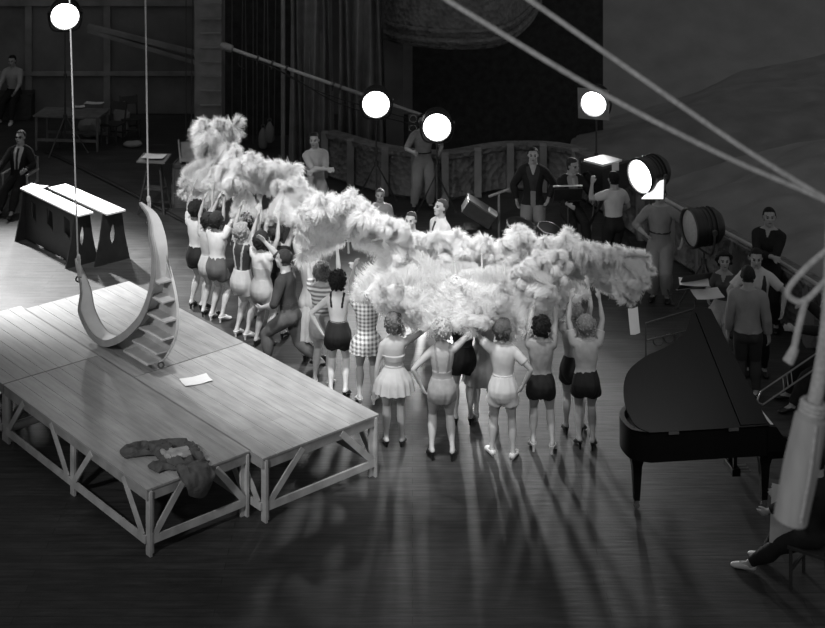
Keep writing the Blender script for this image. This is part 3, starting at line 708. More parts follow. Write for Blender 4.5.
# ================= crescent moon =================
def moon():
    e = V((-u.x,-u.y,0)); n = v; Z = V((0,0,1))
    O = P(130,355,PH+.05); O.z = PH+.06
    t = thing('crescent_moon', 'hanging white crescent moon seat with little steps on its back', 'stage prop', O)
    M_w = mat('moon_paint', .62, .5, .4, var=.12, scale=4); M_g = mat('moon_back', .40, .6, .3, var=.2, scale=5)
    Wn = .11
    def sc(px, py, n_):
        ray = PD(px,py,18)-V((0,0,CH)); tt = ((O+n*n_)-V((0,0,CH))).dot(n)/ray.dot(n); w_ = V((0,0,CH))+ray*tt-O-n*n_
        return V((w_.dot(e), w_.z, 0))
    OS = bez([sc(134,205,0)]+[sc(x,y,Wn) for x,y in [(147.7,214),(163,247.5),(173.4,280.7),(178,311),(176.4,335),(168.9,352)]]+[sc(x,y,0) for x,y in [(152,364),(128,364)]]+[sc(x,y,-Wn) for x,y in [(102,353),(85,334),(74.5,305)]]+[sc(70.6,259.5,0)], 6)
    IS = bez([sc(134,205,0)]+[sc(x,y,-Wn) for x,y in [(142,219),(150,240),(152,262),(150,286),(142,310),(132,324),(119,335),(104,340),(91,332),(81,313),(76,290)]]+[sc(70.6,259.5,0)], 6)
    m_ = 72
    def at_(S_, q): f_ = q*m_; i = min(int(f_), m_-1); p = S_[i].lerp(S_[i+1], f_-i); return V((p.x,p.y))
    def outer(q): return at_(OS, q)
    def inner(q): return at_(IS, q)
    def pt(q, n_): return O + e*q.x + Z*q.y + n*n_
    def push(q, w_):
        a_, b_ = inner(max(q-.01,0)), inner(min(q+.01,1)); t_ = (b_-a_).normalized(); return inner(q)+V((-t_.y,t_.x))*w_*SG
    SG = 1; SG = 1 if (push(.5,.05)-outer(.5)).length < (inner(.5)-outer(.5)).length else -1
    W = .22
    # far crescent panel
    k = MB(); poly = [outer(i/m_) for i in range(m_+1)] + [inner(1-i/m_) for i in range(1,m_)]
    def strip(mb_, fa, fb, n0, n1):
        vs = []
        for i in range(m_+1): vs += [pt(fa(i/m_),n0), pt(fb(i/m_),n0), pt(fb(i/m_),n1), pt(fa(i/m_),n1)]
        fs = []
        for i in range(m_):
            for j in range(4): fs.append((i*4+j, i*4+(j+1)%4, i*4+4+(j+1)%4, i*4+4+j))
        mb_.add(vs, fs+[(3,2,1,0),tuple(m_*4+j for j in range(4))])
    strip(k, outer, inner, W/2-.02, W/2); k.build('back_panel', M_g, t)
    k = MB(); out2 = lambda q: outer(q)+(outer(q)-inner(q)).normalized()*.012 if (outer(q)-inner(q)).length > 1e-3 else outer(q); strip(k, out2, outer, W/2-.025, W/2+.012); k.build('rim', M_w, t)
    # inner seat band : full width at the bottom, narrow at the tips
    k = MB(); vs = []
    for i in range(m_+1):
        q = i/m_; s_ = min(1, sin(pi*q)*1.9+.12); p = inner(q); p2 = push(q, .02)
        vs += [pt(p, W/2-W*s_), pt(p, W/2), pt(p2, W/2), pt(p2, W/2-W*s_)]
    k.add(vs, [(i*4+j, i*4+(j+1)%4, i*4+4+(j+1)%4, i*4+4+j) for i in range(m_) for j in range(4)]+[(3,2,1,0),tuple(m_*4+j for j in range(4))])
    k.build('seat_band', M_w, t)
    # near narrow crescent lip
    k = MB(); vs = []
    for i in range(m_+1):
        q = i/m_; s_ = min(1, sin(pi*q)*1.9+.12); n0 = W/2-W*s_; wd_ = .02+.075*sin(pi*q); p = inner(q); p2 = push(q, wd_)
        vs += [pt(p,n0-.012), pt(p,n0+.012), pt(p2,n0+.012), pt(p2,n0-.012)]
    k.add(vs, [(i*4+j, i*4+(j+1)%4, i*4+4+(j+1)%4, i*4+4+j) for i in range(m_) for j in range(4)]+[(3,2,1,0),tuple(m_*4+j for j in range(4))])
    k.build('front_lip', mat('moon_lip', .3, .6, .3, var=.15), t)
    # steps
    zlo = min(p.y for p in OS)+.03
    for zz in [zlo+x for x in (0,.19,.39,.61,.85,1.09,1.31,1.5)]:
        z = zz
        cross = lambda S_: max([S_[i].x+(S_[i+1].x-S_[i].x)*(z-S_[i].y)/((S_[i+1].y-S_[i].y) or 1e-6) for i in range(len(S_)-1) if (S_[i].y-z)*(S_[i+1].y-z) <= 0] or [-.3])
        xo, xi = cross(OS)-.01, max(cross(IS)+.01, cross(OS)-.6)
        if xo-xi < .03: continue
        k = MB(); c = pt(V(((xo+xi)/2, z)), 0); Mx = Matrix((e,n,Z)).transposed()
        k.box(c, (xo-xi,W-.03,.022), Mx); k.build('step', M_g, t)
    for px, py, n_ in ((148.5,222,W/2),(78.5,279,.0),(161,365,W/2)):
        q = V((px,py)); k = MB(); b_ = PD(px,py,(O+v*n_).y) 
        # put the ring on the crescent plane at that spot
        ray = b_-V((0,0,CH)); tt = ((O+n*n_)-V((0,0,CH))).dot(n)/ray.dot(n); r_ = V((0,0,CH))+ray*tt
        k.torus(r_, (0.2,-1,0.2), .035, .012, 16, 6); k.build('ring', mat('iron', .1, .4, .5, metal=.6), t)
        RING.append(r_)
RING = []
moon()
M_rope = mat('pale_rope', .55, .8, .2, var=.15, scale=40, bump=.3)
for i, (tx, ty, lb) in enumerate(((145,-20,'pale rope holding the right horn of the crescent moon'),(69,-20,'pale rope holding the left horn of the crescent moon'))):
    r_ = RING[i]; t = thing('moon_rope', lb, 'rope', r_+V((0,0,.03)), 0, 'ropes holding the moon')
    top = PD(tx,ty,r_.y); k = MB(); k.tube([r_+V((0,0,.03)), top], .011, 7); k.build('line', M_rope, t)
    k = MB(); k.ell(r_+V((0,0,.30)), (.028,.028,.05)); k.build('knot', M_rope, t)
    k = MB(); k.tube([r_+V((.02,0,.03)), r_+V((.022,0,.28))], .01, 6); k.build('tail', M_rope, t)
# ================= long black tables =================
def btable(label, p0, p1, wid, z):
    p0, p1 = V((p0.x,p0.y,0)), V((p1.x,p1.y,0)); L_ = (p1-p0).length; X = (p1-p0).normalized(); Y = V((-X.y,X.x,0)); Z = V((0,0,1))
    t = thing('long_table', label, 'table', p0, 0)
    Mx = Matrix((X,Y,Z)).transposed()
    k = MB(); k.box(p0+X*L_/2+Y*wid/2+Z*(z-.015), (L_,wid,.03), Mx); k.build('table_top', mat('white_top', .78, .35, .5, var=.04), t)
    M_b = mat('black_board', .016, .45, .5, var=.3, scale=8)
    for q in (.12, L_-.14):                       # splayed end boards with a diamond hole
        o_ = p0+X*q; out_ = [(-.0,z-.03)]; 
        a_ = [(.0,z-.03),(wid/2,z-.03),(wid,z-.03),(wid+.06,z*.5),(wid+.16,0),(wid*.5,0.0),(-.16,0),(-.06,z*.5)]
        d_ = [(wid*.36,z*.55),(wid*.5,z*.74),(wid*.62,z*.68),(wid*.66,z*.55),(wid*.62,z*.42),(wid*.5,z*.34),(wid*.42,z*.42),(wid*.38,z*.48)]
        k = MB(); k.ring_prism(a_, d_, .035, o_-X*.0175, Y, Z); k.build('end_board', M_b, t)
    for yy in ((.03,) if wid < .32 else ()):                     # side aprons with cut-out windows
        k = MB(); n_ = 3; seg = (L_-.26)/n_
        for j in range(n_):
            x0 = .13+seg*j; x1 = x0+seg; c0, c1 = x0+seg*.42, x1-seg*.38
            a_ = [(x0,.03),(x1,.03),(x1,z-.03),(x0,z-.03)]; d_ = [(c0-.05,z*.52),(c1+.05,z*.42),(c1+.02,z*.80),(c0-.06,z*.84)]
            k.ring_prism(a_, d_, .025, p0+Y*(yy+.025), X, Z)
        k.build('side_board', M_b, t)
    return t
TZ = .90
btable('near one of two long black tables with white top, papers at its end', P(21,191,TZ), P(76,214,TZ), .40, TZ) if False else None
def tbl_from(px_near_left, px_near_right, wid, label):
    return btable(label, P(*px_near_left, TZ), P(*px_near_right, TZ), wid, TZ)
tbl_from((20,188),(78,215.5), .29, 'nearer of two long black tables with white top, a script on its end')
tbl_from((48,187.5),(107,214), .36, 'farther of two long black tables, white top reaching further right')
paper('script lying open on the left end of the nearer black table', P(31,189,TZ)+V((.05,.1,0)), .38, .26, R(-25), name='script', cat='paper')
# floor cable
k = MB(); k.tube(bez([P(46,152)+V((0,0,.02)),P(80,168)+V((0,0,.02)),P(130,193)+V((0,0,.02)),P(165,212)+V((0,0,.02)),P(215,238)+V((0,0,.02))], 10), .05, 8, flat=.35); o = k.build('floor_cable', mat('rubber', .015, .6, .4)); tag(o, 'thick dark cable running across the stage floor behind the tables', 'cable')
# ================= back left clutter =================
M_dw = mat('dark_furniture', .045, .5, .4, var=.3, scale=6)
def simple_table(label, c, w, d_, h, m, rz=0, name='work_table'):
    t = thing(name, label, 'table', c, rz); k = MB(); k.box((0,0,h-.02), (w,d_,.04)); k.build('table_top', m, t, world=False)
    for sx in (-1,1):
        for sy in (-1,1): k = MB(); k.tube([(sx*(w/2-.06),sy*(d_/2-.06),0),(sx*(w/2-.06),sy*(d_/2-.06),h-.03)], [.025,.035], 8); k.build('leg', m, t, world=False)
    k = MB(); k.box((0,d_/2-.06,h*.3), (w-.14,.04,.06)); k.box((0,-d_/2+.06,h*.3), (w-.14,.04,.06)); k.build('stretcher', m, t, world=False)
    return t
c = P(72,147); simple_table('dark work table against the back wall with papers on it', c, 1.5, .8, .78, mat('work_top', .16, .6, .3, var=.3), R(-6))
for px,py,w_,h_,r_,lb in ((80,107,.22,.2,20,'small white parcel on the back work table'),(94,103.5,.42,.22,-8,'flat white paper on the back work table, right end')):
    a = P(px,py,.80); paper(lb, a, w_, h_, R(r_))
def chair(label, c, rz, m, seat=.45, group=None, canvas=None, name='wooden_chair', cat='chair'):
    t = thing(name, label, cat, c, rz, group); w = .42
    k = MB(); k.box((0,0,seat-.02), (w,.42,.035)); k.build('seat', canvas or m, t, world=False)
    for sx in (-1,1):
        k = MB(); k.tube([(sx*w*.45,.18,0),(sx*w*.45,.18,seat-.02)], .02, 8); k.build('leg', m, t, world=False)
        k = MB(); k.tube([(sx*w*.45,-.22,0),(sx*w*.45,-.19,seat),(sx*w*.45,-.27,seat+.45)], .02, 8); k.build('leg', m, t, world=False)
    k = MB(); k.box((0,-.245,seat+.34), (w,.03,.18), Matrix.Rotation(R(10),3,'X')); k.build('backrest', canvas or m, t, world=False)
    k = MB(); k.box((0,.18,.2), (w*.9,.03,.03)); k.box((0,-.2,.2), (w*.9,.03,.03)); k.build('stretcher', m, t, world=False)
    return t
chair('dark wooden chair standing right of the back work table', P(113,143), R(160), M_dw)
chair('dark wooden chair at the back wall behind the parcels', P(130,137), R(200), M_dw)
def bundle(label, c, r, m, seed):
    k = MB(); vs = []; n = 18; h = 10
    for i in range(h+1):
        for j in range(n):
            a_ = 2*pi*j/n; tt = pi*i/h; p = V((sin(tt)*cos(a_)*r[0], sin(tt)*sin(a_)*r[1], cos(tt)*r[2]+r[2]*.9)); w = 1+.3*mnoise.noise(p*5+V((seed,0,0)))
            p = V((p.x*w, p.y*w, max(0,p.z*w))); vs.append(p+V(c))
    k.add(vs, [(i*n+j, i*n+(j+1)%n, (i+1)*n+(j+1)%n, (i+1)*n+j) for i in range(h) for j in range(n)])
    o = k.build('cloth_bundle', m); tag(o, label, 'cloth'); return o
M_bun = mat('bundle_cloth', .3, .8, .2, var=.2, scale=6)
bundle('pale cloth bundle on the floor under the back work table', P(91,137), (.28,.2,.24), M_bun, 1)
bundle('pale crumpled cloth bundle draped upright near the back chairs', P(122,137), (.18,.15,.42), M_bun, 4)
bundle('small flat pale cloth on the floor by the back wall', P(132,147), (.22,.14,.08), M_bun, 8)
# seat for the man upper left
def crate(label, c, s_, rz, m, name='crate'):
    t = thing(name, label, 'crate', c, rz); k = MB(); w, d_, h = s_
    k.box((0,0,h/2), (w-.03,d_-.03,h-.02)); k.build('panel', m, t, world=False)
    k = MB()
    for sx in (-1,1):
        for sy in (-1,1): k.box((sx*(w/2-.03),sy*(d_/2-.01),h/2), (.06,.03,h))
    for z in (.04,h-.04):
        for sy in (-1,1): k.box((0,sy*(d_/2-.01),z), (w,.03,.07))
        for sx in (-1,1): k.box((sx*(w/2-.01),0,z), (.03,d_,.07))
    k.build('batten', m, t, world=False); return t
crate('dark box at far upper left that the man in shirtsleeves sits on', P(14,118), (.9,.5,.62), R(5), M_dw)
crate('tall plain wooden crate beside the leftmost feather fans', P(191,205), (.62,.5,.85), R(-8), mat('crate_wood', .085, .7, .2, var=.3, scale=4))
def stool_desk():
    c = P(154,212); t = thing('drawing_table', 'small slanted drafting table with a paper on top, left of the crate', 'table', c, R(-8))
    k = MB(); Mx = Matrix.Rotation(R(8),3,'X'); k.box((0,0,1.02), (.55,.42,.03), Mx); k.build('table_top', mat('desk_top', .16, .5, .4), t, world=False)
    for sx in (-1,1):
        k = MB(); k.tube([(sx*.26,-.2,0),(sx*.1,0,1.0)], .022, 8); k.build('leg', M_dw, t, world=False)
        k = MB(); k.tube([(sx*.26,.25,0),(sx*.1,.05,1.0)], .022, 8); k.build('leg', M_dw, t, world=False)
    k = MB(); k.box((0,.02,.45), (.4,.25,.03)); k.build('shelf', M_dw, t, world=False)
    paper('paper pinned on the small drafting table left of the crate', c+V((0,0,1.05)), .42, .3, R(-8))
stool_desk()
def openbook():
    c = P(191,205)+V((-.02,0,.86)); t = thing('folding_chair', 'folded pale wooden chair lying on top of the plain crate', 'chair', V((c.x,c.y,.86)), R(15)); m = mat('pale_wood', .25, .6, .3, var=.2, scale=8)
    k = MB(); k.box((0.05,.1,.17), (.42,.03,.34), Matrix.Rotation(R(-25),3,'X')); k.build('backrest', m, t, world=False)
    k = MB(); k.box((0,-.08,.04), (.40,.3,.03), Matrix.Rotation(R(8),3,'Y')); k.build('seat', m, t, world=False)
    for sx in (-1,1): k = MB(); k.tube([(sx*.2,-.22,.02),(sx*.2,.2,.36)], .018, 8); k.build('leg', m, t, world=False)
openbook()
# director's chair for the man in sunglasses
def director_chair(label, c, rz, canvas, wood, h=.48):
    t = thing('director_chair', label, 'chair', c, rz)
    k = MB(); k.box((0,0,h-.02), (.48,.42,.02)); k.build('seat', canvas, t, world=False)
    k = MB(); k.box((0,-.23,h+.36), (.52,.025,.2)); k.build('backrest', canvas, t, world=False)
    for sx in (-1,1):
        k = MB(); k.box((sx*.26,0,h+.2), (.05,.46,.03)); k.build('armrest', wood, t, world=False)
        k = MB(); k.beam((sx*.25,-.22,0), (sx*.25,.2,h), .03, .03); k.beam((sx*.25,.22,0), (sx*.25,-.2,h), .03, .03); k.box((sx*.25,-.23,h+.2), (.03,.03,.5)); k.box((sx*.25,.2,h+.1), (.03,.03,.22)); k.build('leg_frame', wood, t, world=False)
    return t
director_chair('director chair at far left under the man in sunglasses', P(20,207), R(168), mat('canvas_dark', .05, .8, .2), mat('chair_wood', .4, .5, .4))
# ================= lamps =================
M_lamp = mat('lamp_black', .022, .4, .5, var=.25, scale=8); M_steel = mat('stand_steel', .09, .35, .6, metal=.5, var=.2); M_chrome = mat('chrome_trim', .35, .25, .6, metal=.8, var=.1)
M_lens = mat('lens_glow', .9, .3, emit=14, var=0)
M_lens_off = mat('lens_off', .5, .35, .6, var=.15, scale=25)
def spot(loc, tgt, watts, ang, blend=.6, r=.2, name='spot'):
    l = bpy.data.lights.new(name, 'SPOT'); l.energy = watts; l.spot_size = R(ang); l.spot_blend = blend; l.shadow_soft_size = r
    o = bpy.data.objects.new(name, l); C.objects.link(o); o.location = loc
    o.rotation_euler = (V(tgt)-V(loc)).to_track_quat('-Z','Y').to_euler(); return o
def lamp(label, px, py, d, r, tgt, on=True, watts=0, square=False, stand=True, spread=.42, sa=0, ang=70, knees=True, yoke=True, hl=.5):
    c = PD(px,py,d); ax = (V(tgt)-c).normalized(); g = V((c.x,c.y,0)) - V((ax.x,ax.y,0))*(hl*.45)
    t = thing('studio_lamp', label, 'studio lamp', g, 0)
    k = MB(); k.lathe([(r*.3,-hl),(r*.75,-hl*.96),(r*.98,-hl*.8),(r*1.02,-hl*.35),(r*1.08,-.06),(r*1.12,-.02),(r*1.12,.03),(r*1.0,.03),(r*.99,-.03),(.01,-.035)], c, ax, 32); k.build('housing', M_lamp, t)
    k = MB()
    for q in (.2,.35,.5,.65): k.torus(c-ax*(hl*q), ax, r*1.03, .012, 28, 6)
    k.build('cooling_rib', M_lamp, t)['kind'] = 'stuff'
    k = MB(); k.lathe([(.01,.022),(r*.6,.015),(r*.97,-.01),(r*.97,-.022),(.01,-.022)], c+ax*.012, ax, 32); k.build('lens', M_lens if on else M_lens_off, t)
    k = MB(); k.torus(c+ax*.03, ax, r*1.04, .016, 32, 6); k.build('bezel', M_lamp if on else M_steel, t)
    x, y, z = frame(ax)
    if square:
        k = MB(); a_ = r*1.25; q = [(-a_,-a_),(a_,-a_),(a_,a_),(-a_,a_)]; n_ = 32; sq = []; ci = []
        for i in range(n_):
            an = 2*pi*i/n_; m_ = max(abs(cos(an)),abs(sin(an))); sq.append((cos(an)/m_*a_, sin(an)/m_*a_)); ci.append((cos(an)*r*1.0, sin(an)*r*1.0))
        k.ring_prism(sq, ci, .02, c+ax*.045, x, y); k.build('diffuser_frame', mat('frame_grey', .3, .5, .4), t)
    if yoke:
        hz = V((ax.y,-ax.x,0)).normalized(); b_ = c-ax*(hl*.45); pts = [b_+hz*(r*1.12), b_+hz*(r*1.2)-V((0,0,r*.4)), b_+hz*(r*.9)-V((0,0,r*1.25)), b_-V((0,0,r*1.4)), b_-hz*(r*.9)-V((0,0,r*1.25)), b_-hz*(r*1.2)-V((0,0,r*.4)), b_-hz*(r*1.12)]
        k = MB(); k.tube(bez(pts,5), .017, 8); k.build('yoke', M_steel, t)
        for s_ in (-1,1): k = MB(); k.lathe([(.04,0),(.05,.02),(.04,.05)], b_+hz*(s_*r*1.12), hz*s_, 12); k.build('knob', M_steel, t)
    if stand:
        b_ = c-ax*(hl*.45)-V((0,0,r*1.4)); k = MB(); k.cyl(V((b_.x,b_.y,.35)), b_, .022, .016, 10); k.build('pole', M_steel, t)
        k = MB(); k.cyl(V((b_.x,b_.y,.75)), V((b_.x,b_.y,.85)), .045, .045, 12); k.cyl(V((b_.x,b_.y,b_.z*.62)), V((b_.x,b_.y,b_.z*.62+.09)), .036, .036, 12); k.build('collar', M_steel, t)
        for j in range(3):
            an = R(sa+120*j); f_ = V((b_.x+cos(an)*spread, b_.y+sin(an)*spread, .015)); k = MB(); k.tube([V((b_.x,b_.y,.82)), f_], .015, 8); k.ell(f_+V((0,0,.005)), (.03,.03,.02)); k.build('leg', M_steel, t)
    if watts: spot(c+ax*.09, tgt, watts, ang, .8, r*.8)
    return t
CAMV = V((0,0,CH))
lamp('round lamp burning at the upper left on the rear wall', 65,16,31.5,.30, (-5,20,.5), True, 405, stand=True, ang=60, spread=.5)
lamp('round lamp burning on a tripod under the microphone boom, left of the pair', 376,104,27.8,.26, (-.6,16,1), True, 500, sa=-90, spread=.45)
lamp('round lamp hiding the head of the man in light trousers', 437,127,27.1,.26, (.4,15,1), True, 1500, sa=30)
lamp('lamp with a square frame burning on a tall stand behind the camera', 594,103,26.6,.23, (0,16.5,1), True, 225, square=True, sa=10)
t = lamp('biggest burning lamp, on a tripod right of the feathers', 641,176,23.0,.26, (-4.5,17.0,1.2), True, 270, sa=200, spread=.4)
# diffuser flap below the biggest lamp, given a glow for the lamplight through it
k = MB(); a_ = PD(641,199,22.85); b_ = PD(664,199,22.9); k.prism([(0,0),(.36,0),(.36,.32),(.30,.30)], .01, a_, (b_-a_).normalized(), (0,-.15,1)); k.build('diffuser_flap', mat('flap_glow', .9, .5, emit=1.1, var=0), t)
k = MB(); k.tube([a_, b_], .012, 6); k.tube([b_, b_+V((0,0,.36))], .012, 6); k.build('flap_frame', M_steel, t)
lamp('unlit round studio lamp facing left beside the pit rail', 691,228,22.5,.28, (-3.2,20.2,1.2), False, sa=40)
k = MB(); c = PD(714,224,22.9)
# ================= microphone boom =================
def boom():
    a_, b_ = PD(232,49,29.8), PD(412,112,29.5); g = P(412,196); t = thing('microphone_boom', 'long microphone boom reaching left above the dancers', 'microphone boom', V((b_.x,b_.y,0)))
    k = MB(); m_ = a_.lerp(b_,.55); k.tube([a_,m_], .035, 10); k.build('inner_tube', mat('boom_silver', .5, .4, .6, var=.1), t)
    k = MB(); k.tube([m_,b_+(b_-a_).normalized()*.6], .042, 10); k.build('outer_tube', mat('boom_grey', .28, .4, .6, var=.1), t)
    for q in (.14,.22,.3,.56,.6): k = MB(); p = a_.lerp(b_,q); k.cyl(p, a_.lerp(b_,q+.012), .06, .06, 12); k.tube([p, p-V((0,0,.14))], .014, 6); k.build('clamp', M_steel, t)
    k = MB(); k.tube(bez([a_+V((0,0,-.05)), a_.lerp(b_,.3)-V((0,0,.12)), a_.lerp(b_,.6)-V((0,0,.35)), b_-V((0,0,.25))], 8), .012, 6); k.tube(bez([a_.lerp(b_,.2)-V((0,0,.05)), a_.lerp(b_,.5)-V((0,0,.25)), b_-V((0,0,.15))], 8), .01, 6); k.build('cable', M_lamp, t)
    ax = (a_-b_).normalized(); k = MB(); k.lathe([(.03,0),(.075,.03),(.085,.1),(.085,.2),(.06,.27),(.01,.29)], a_-ax*.03, ax, 18); k.build('microphone', mat('mic_grey', .3, .4, .5, metal=.4), t)
    k = MB(); k.tube(bez([a_+V((.2,0,-.02)), a_+V((.12,0,-.3)), a_+V((.25,0,-.42))], 6), .012, 6); k.build('mic_cord', M_lamp, t)
    k = MB(); k.box(b_+V((.02,0,-.28)), (.20,.26,.5)); k.build('gearbox', M_steel, t)
    for z in (-.1,-.3,-.5): k = MB(); k.torus(b_+V((.02,-.16,z)), (0,1,0), .07, .014, 18, 6); k.build('crank_wheel', M_chrome, t)
    k = MB(); k.cyl(V((b_.x,b_.y,.2)), b_-V((0,0,.5)), .045, .04, 12); k.build('column', M_steel, t)
    for j in range(3): an = R(90+120*j); k = MB(); k.tube([V((b_.x,b_.y,.45)), V((b_.x+.5*cos(an),b_.y+.5*sin(an),.03))], .025, 8); k.build('leg', M_steel, t)
boom()
# ================= film camera =================
def film_camera():
    c = PD(606,174,25.2); t = thing('film_camera', 'big dark film camera with a lit white top behind the man in white', 'film camera', V((c.x,c.y,0)), 0)
    k = MB(); ax = V((-.75,-.66,0)).normalized(); sd = V((ax.y,-ax.x,0)); Z = V((0,0,1)); Mx = Matrix((ax,-sd,Z)).transposed()
    k.box(c, (.75,.5,.46), Mx); k.build('body', M_lamp, t)
    k = MB(); k.box(c+Z*.25+ax*.08, (.5,.44,.035), Mx); k.build('lit_top', mat('lit_top', .85, .6, .2, var=.05), t)  # white plate on the dark body stands for its lit top
    k = MB(); k.lathe([(.1,0),(.1,.06),(.13,.08),(.14,.13),(.12,.13),(.09,.08),(.01,.07)], c+ax*.37, ax, 24); k.build('lens', M_lamp, t)
    k = MB(); q = c+sd*.26+V((.0,0,.06)); k.box(q, (.12,.012,.13), Mx); k.build('tag', mat('paper',), t)
    q = PD(606,170,24.7); k = MB(); k.box(q+V((.16,0,.06)), (.12,.012,.14)); k.build('tag', mat('paper',), t)
    k = MB(); k.cyl(V((c.x,c.y,1.0)), c-Z*.2, .1, .12, 16); k.build('tripod_head', M_steel, t)
    for j in range(3): an = R(30+120*j); k = MB(); k.beam(V((c.x,c.y,1.05)), V((c.x+.55*cos(an),c.y+.55*sin(an),.02)), .05, .04); k.build('leg', M_dw, t)
film_camera()
# ================= grand piano =================
def piano():
    Q = PD(630,434,16.35); t = thing('grand_piano', 'black grand piano with its lid propped open at lower right', 'piano', V((Q.x,Q.y,0)), R(7))
    m = mat('piano_black', .007, .3, .1, var=.1); W = False
    rim = bez([(1.62,1.46),(1.38,1.44),(1.12,1.28),(.86,1.06),(.52,.92),(.22,.80),(.03,.55),(0,.3),(.06,.1),(.25,0)], 6)
    outer = [(p[0],p[1]) for p in rim]+[(1.62,0)]
    cen = (.85,.5); inner = [(cen[0]+(x-cen[0])*.93, cen[1]+(y-cen[1])*.93) for x,y in outer]
    k = MB(); k.ring_prism([(x,y) for x,y in outer], inner, .34, (0,0,.66), (1,0,0), (0,1,0)); k.build('rim', m, t, world=False)
    k = MB(); k.prism(inner, .03, (0,0,.84), (1,0,0), (0,1,0)); k.build('soundboard', mat('soundboard', .12, .5, .4, var=.2), t, world=False)
    k = MB(); k.prism(inner, .05, (0,0,.67), (1,0,0), (0,1,0)); k.build('bottom', m, t, world=False)
    k = MB(); k.box((1.76,.73,.665), (.32,1.46,.09)); k.build('keybed', m, t, world=False)
    for y in (.03,1.43):
        k = MB(); k.prism([(1.6,.62),(1.93,.62),(1.95,.72),(1.9,.82),(1.8,.86),(1.72,.98),(1.6,1.0)], .06, (0,y+.03,0), (1,0,0), (0,0,1)); k.build('cheek', m, t, world=False)
    k = MB(); k.box((1.82,.73,.735), (.15,1.3,.03)); k.build('keyboard', mat('ivory', .7, .3, .5), t, world=False)
    k = MB()
    for i in range(52):
        if i % 7 in (2,6): continue
        k.box((1.79,.1+i*.0247,.757), (.095,.011,.018))
    k.build('black_key', M_black, t, world=False)['kind'] = 'stuff'
    k = MB(); k.box((1.66,.73,.88), (.03,1.34,.2)); k.build('fallboard', m, t, world=False)
    k = MB(); k.box((1.45,.73,1.1), (.03,.8,.24), Matrix.Rotation(R(-15),3,'Y')); k.build('music_desk', m, t, world=False)
    for x,y in ((.16,.3),(1.62,.14),(1.62,1.3)):
        k = MB(); k.tube([(x,y,.66),(x,y,.58),(x,y,.5),(x,y,.1)], [.1,.1,.075,.045], 4, up=(.7,.7,0)); lg = k.build('leg', m, t, False, world=False)
        k = MB(); k.cyl((x,y,.1),(x,y,.06),.03); k.lathe([(.01,-.02),(.035,-.018),(.035,.018),(.01,.02)], (x,y,.037), (0,1,0), 16); k.build('caster', M_chrome, lg, world=False)
    k = MB()
    for y in (.64,.82): k.box((1.45,y,.44), (.04,.05,.44))
    k.box((1.45,.73,.19), (.1,.3,.09)); ly = k.build('pedal_lyre', m, t, world=False)
    for y in (.66,.73,.8): k = MB(); k.box((1.56,y,.165), (.18,.04,.015)); k.build('pedal', mat('brass', .35, .3, .6, metal=.8), ly, world=False)
    # lid
    th = R(50); Yl = V((0,cos(th),sin(th))); lid = [(p.x,p.y) for p in bez([(1.22,1.34),(1.06,1.37),(.96,1.27),(.84,1.08),(.6,.93),(.3,.82),(.06,.64),(-.01,.36),(.06,.1),(.22,0)], 6)]+[(1.62,0)]
    k = MB(); k.prism(lid, .025, (0,-.02,1.005), (1,0,0), Yl); k.build('lid', m, t, world=False)
    nrm = V((1,0,0)).cross(Yl)
    k = MB(); k.prism([(1.28,.02),(1.6,.02),(1.22,1.3),(1.02,1.3)], .02, V((0,-.02,1.005))+nrm*.027, (1,0,0), Yl); k.build('front_flap', m, t, world=False)
    k = MB(); k.tube([(1.25,1.25,.98), V((1.1,-.02,1.0))+Yl*1.0], .014, 8); k.build('prop_stick', m, t, world=False)
    k = MB()
    for x in (.5,1.2): k.box((x,-.025,1.0), (.12,.02,.04))
    k.build('hinge', M_chrome, t, world=False)
piano()
# ================= music stands, papers, trombone =================
def music_stand(label, c, rz, h=1.05, scroll=True):
    t = thing('music_stand', label, 'music stand', c, rz); k = MB(); k.cyl((0,0,.1),(0,0,h), .014, .012, 8); k.build('pole', M_steel, t, world=False)
    k = MB(); k.box((0,.0,h+.12), (.48,.012,.30), Matrix.Rotation(R(-35),3,'X')); k.box((0,-.11,h-.02), (.48,.06,.012)); k.build('desk', M_lamp, t, world=False)
    for j in range(3): an = R(120*j); k = MB(); k.tube([(0,0,.25),(.26*cos(an),.26*sin(an),.012)], .01, 6); k.build('leg', M_steel, t, world=False)
    return t
music_stand('black music stand in front of the seated woman', P(695,359), R(200), 1.0)
paper('loose white sheet on the stand left of the seated woman', P(694,283,1.12), .42, .30, R(-8))
paper('papers in the seated woman\'s hands', P(706,292,1.0)+V((0,-.1,0)), .42, .26, R(12), tilt=.2)
paper('white card hanging at the right end of the feathers', P(634,322,.9)+V((0,0,0)), .16, .34, R(25), tilt=R(80), name='white_card', cat='card')
def scroll_stand(label, c, rz):
    t = thing('wire_stand', label, 'stand', c, rz); k = MB(); k.tube([(-.45,0,0),(-.45,0,.5),(.3,.1,.62)], .014, 6); k.tube([(-.45,0,.25),(.35,.1,.34)], .012, 6); k.build('frame', M_steel, t, world=False)
    for i in range(4): k = MB(); k.torus((-.25+.16*i,.04,.22+.03*(i%2)), (.1,1,0), .075, .009, 16, 6); k.build('scroll', M_steel, t, world=False)
    k = MB(); k.tube([(.3,.1,0),(.3,.1,.64)], .014, 6); k.build('leg', M_steel, t, world=False)
scroll_stand('black scrolled wire stand behind the open piano', P(676,356), R(8))
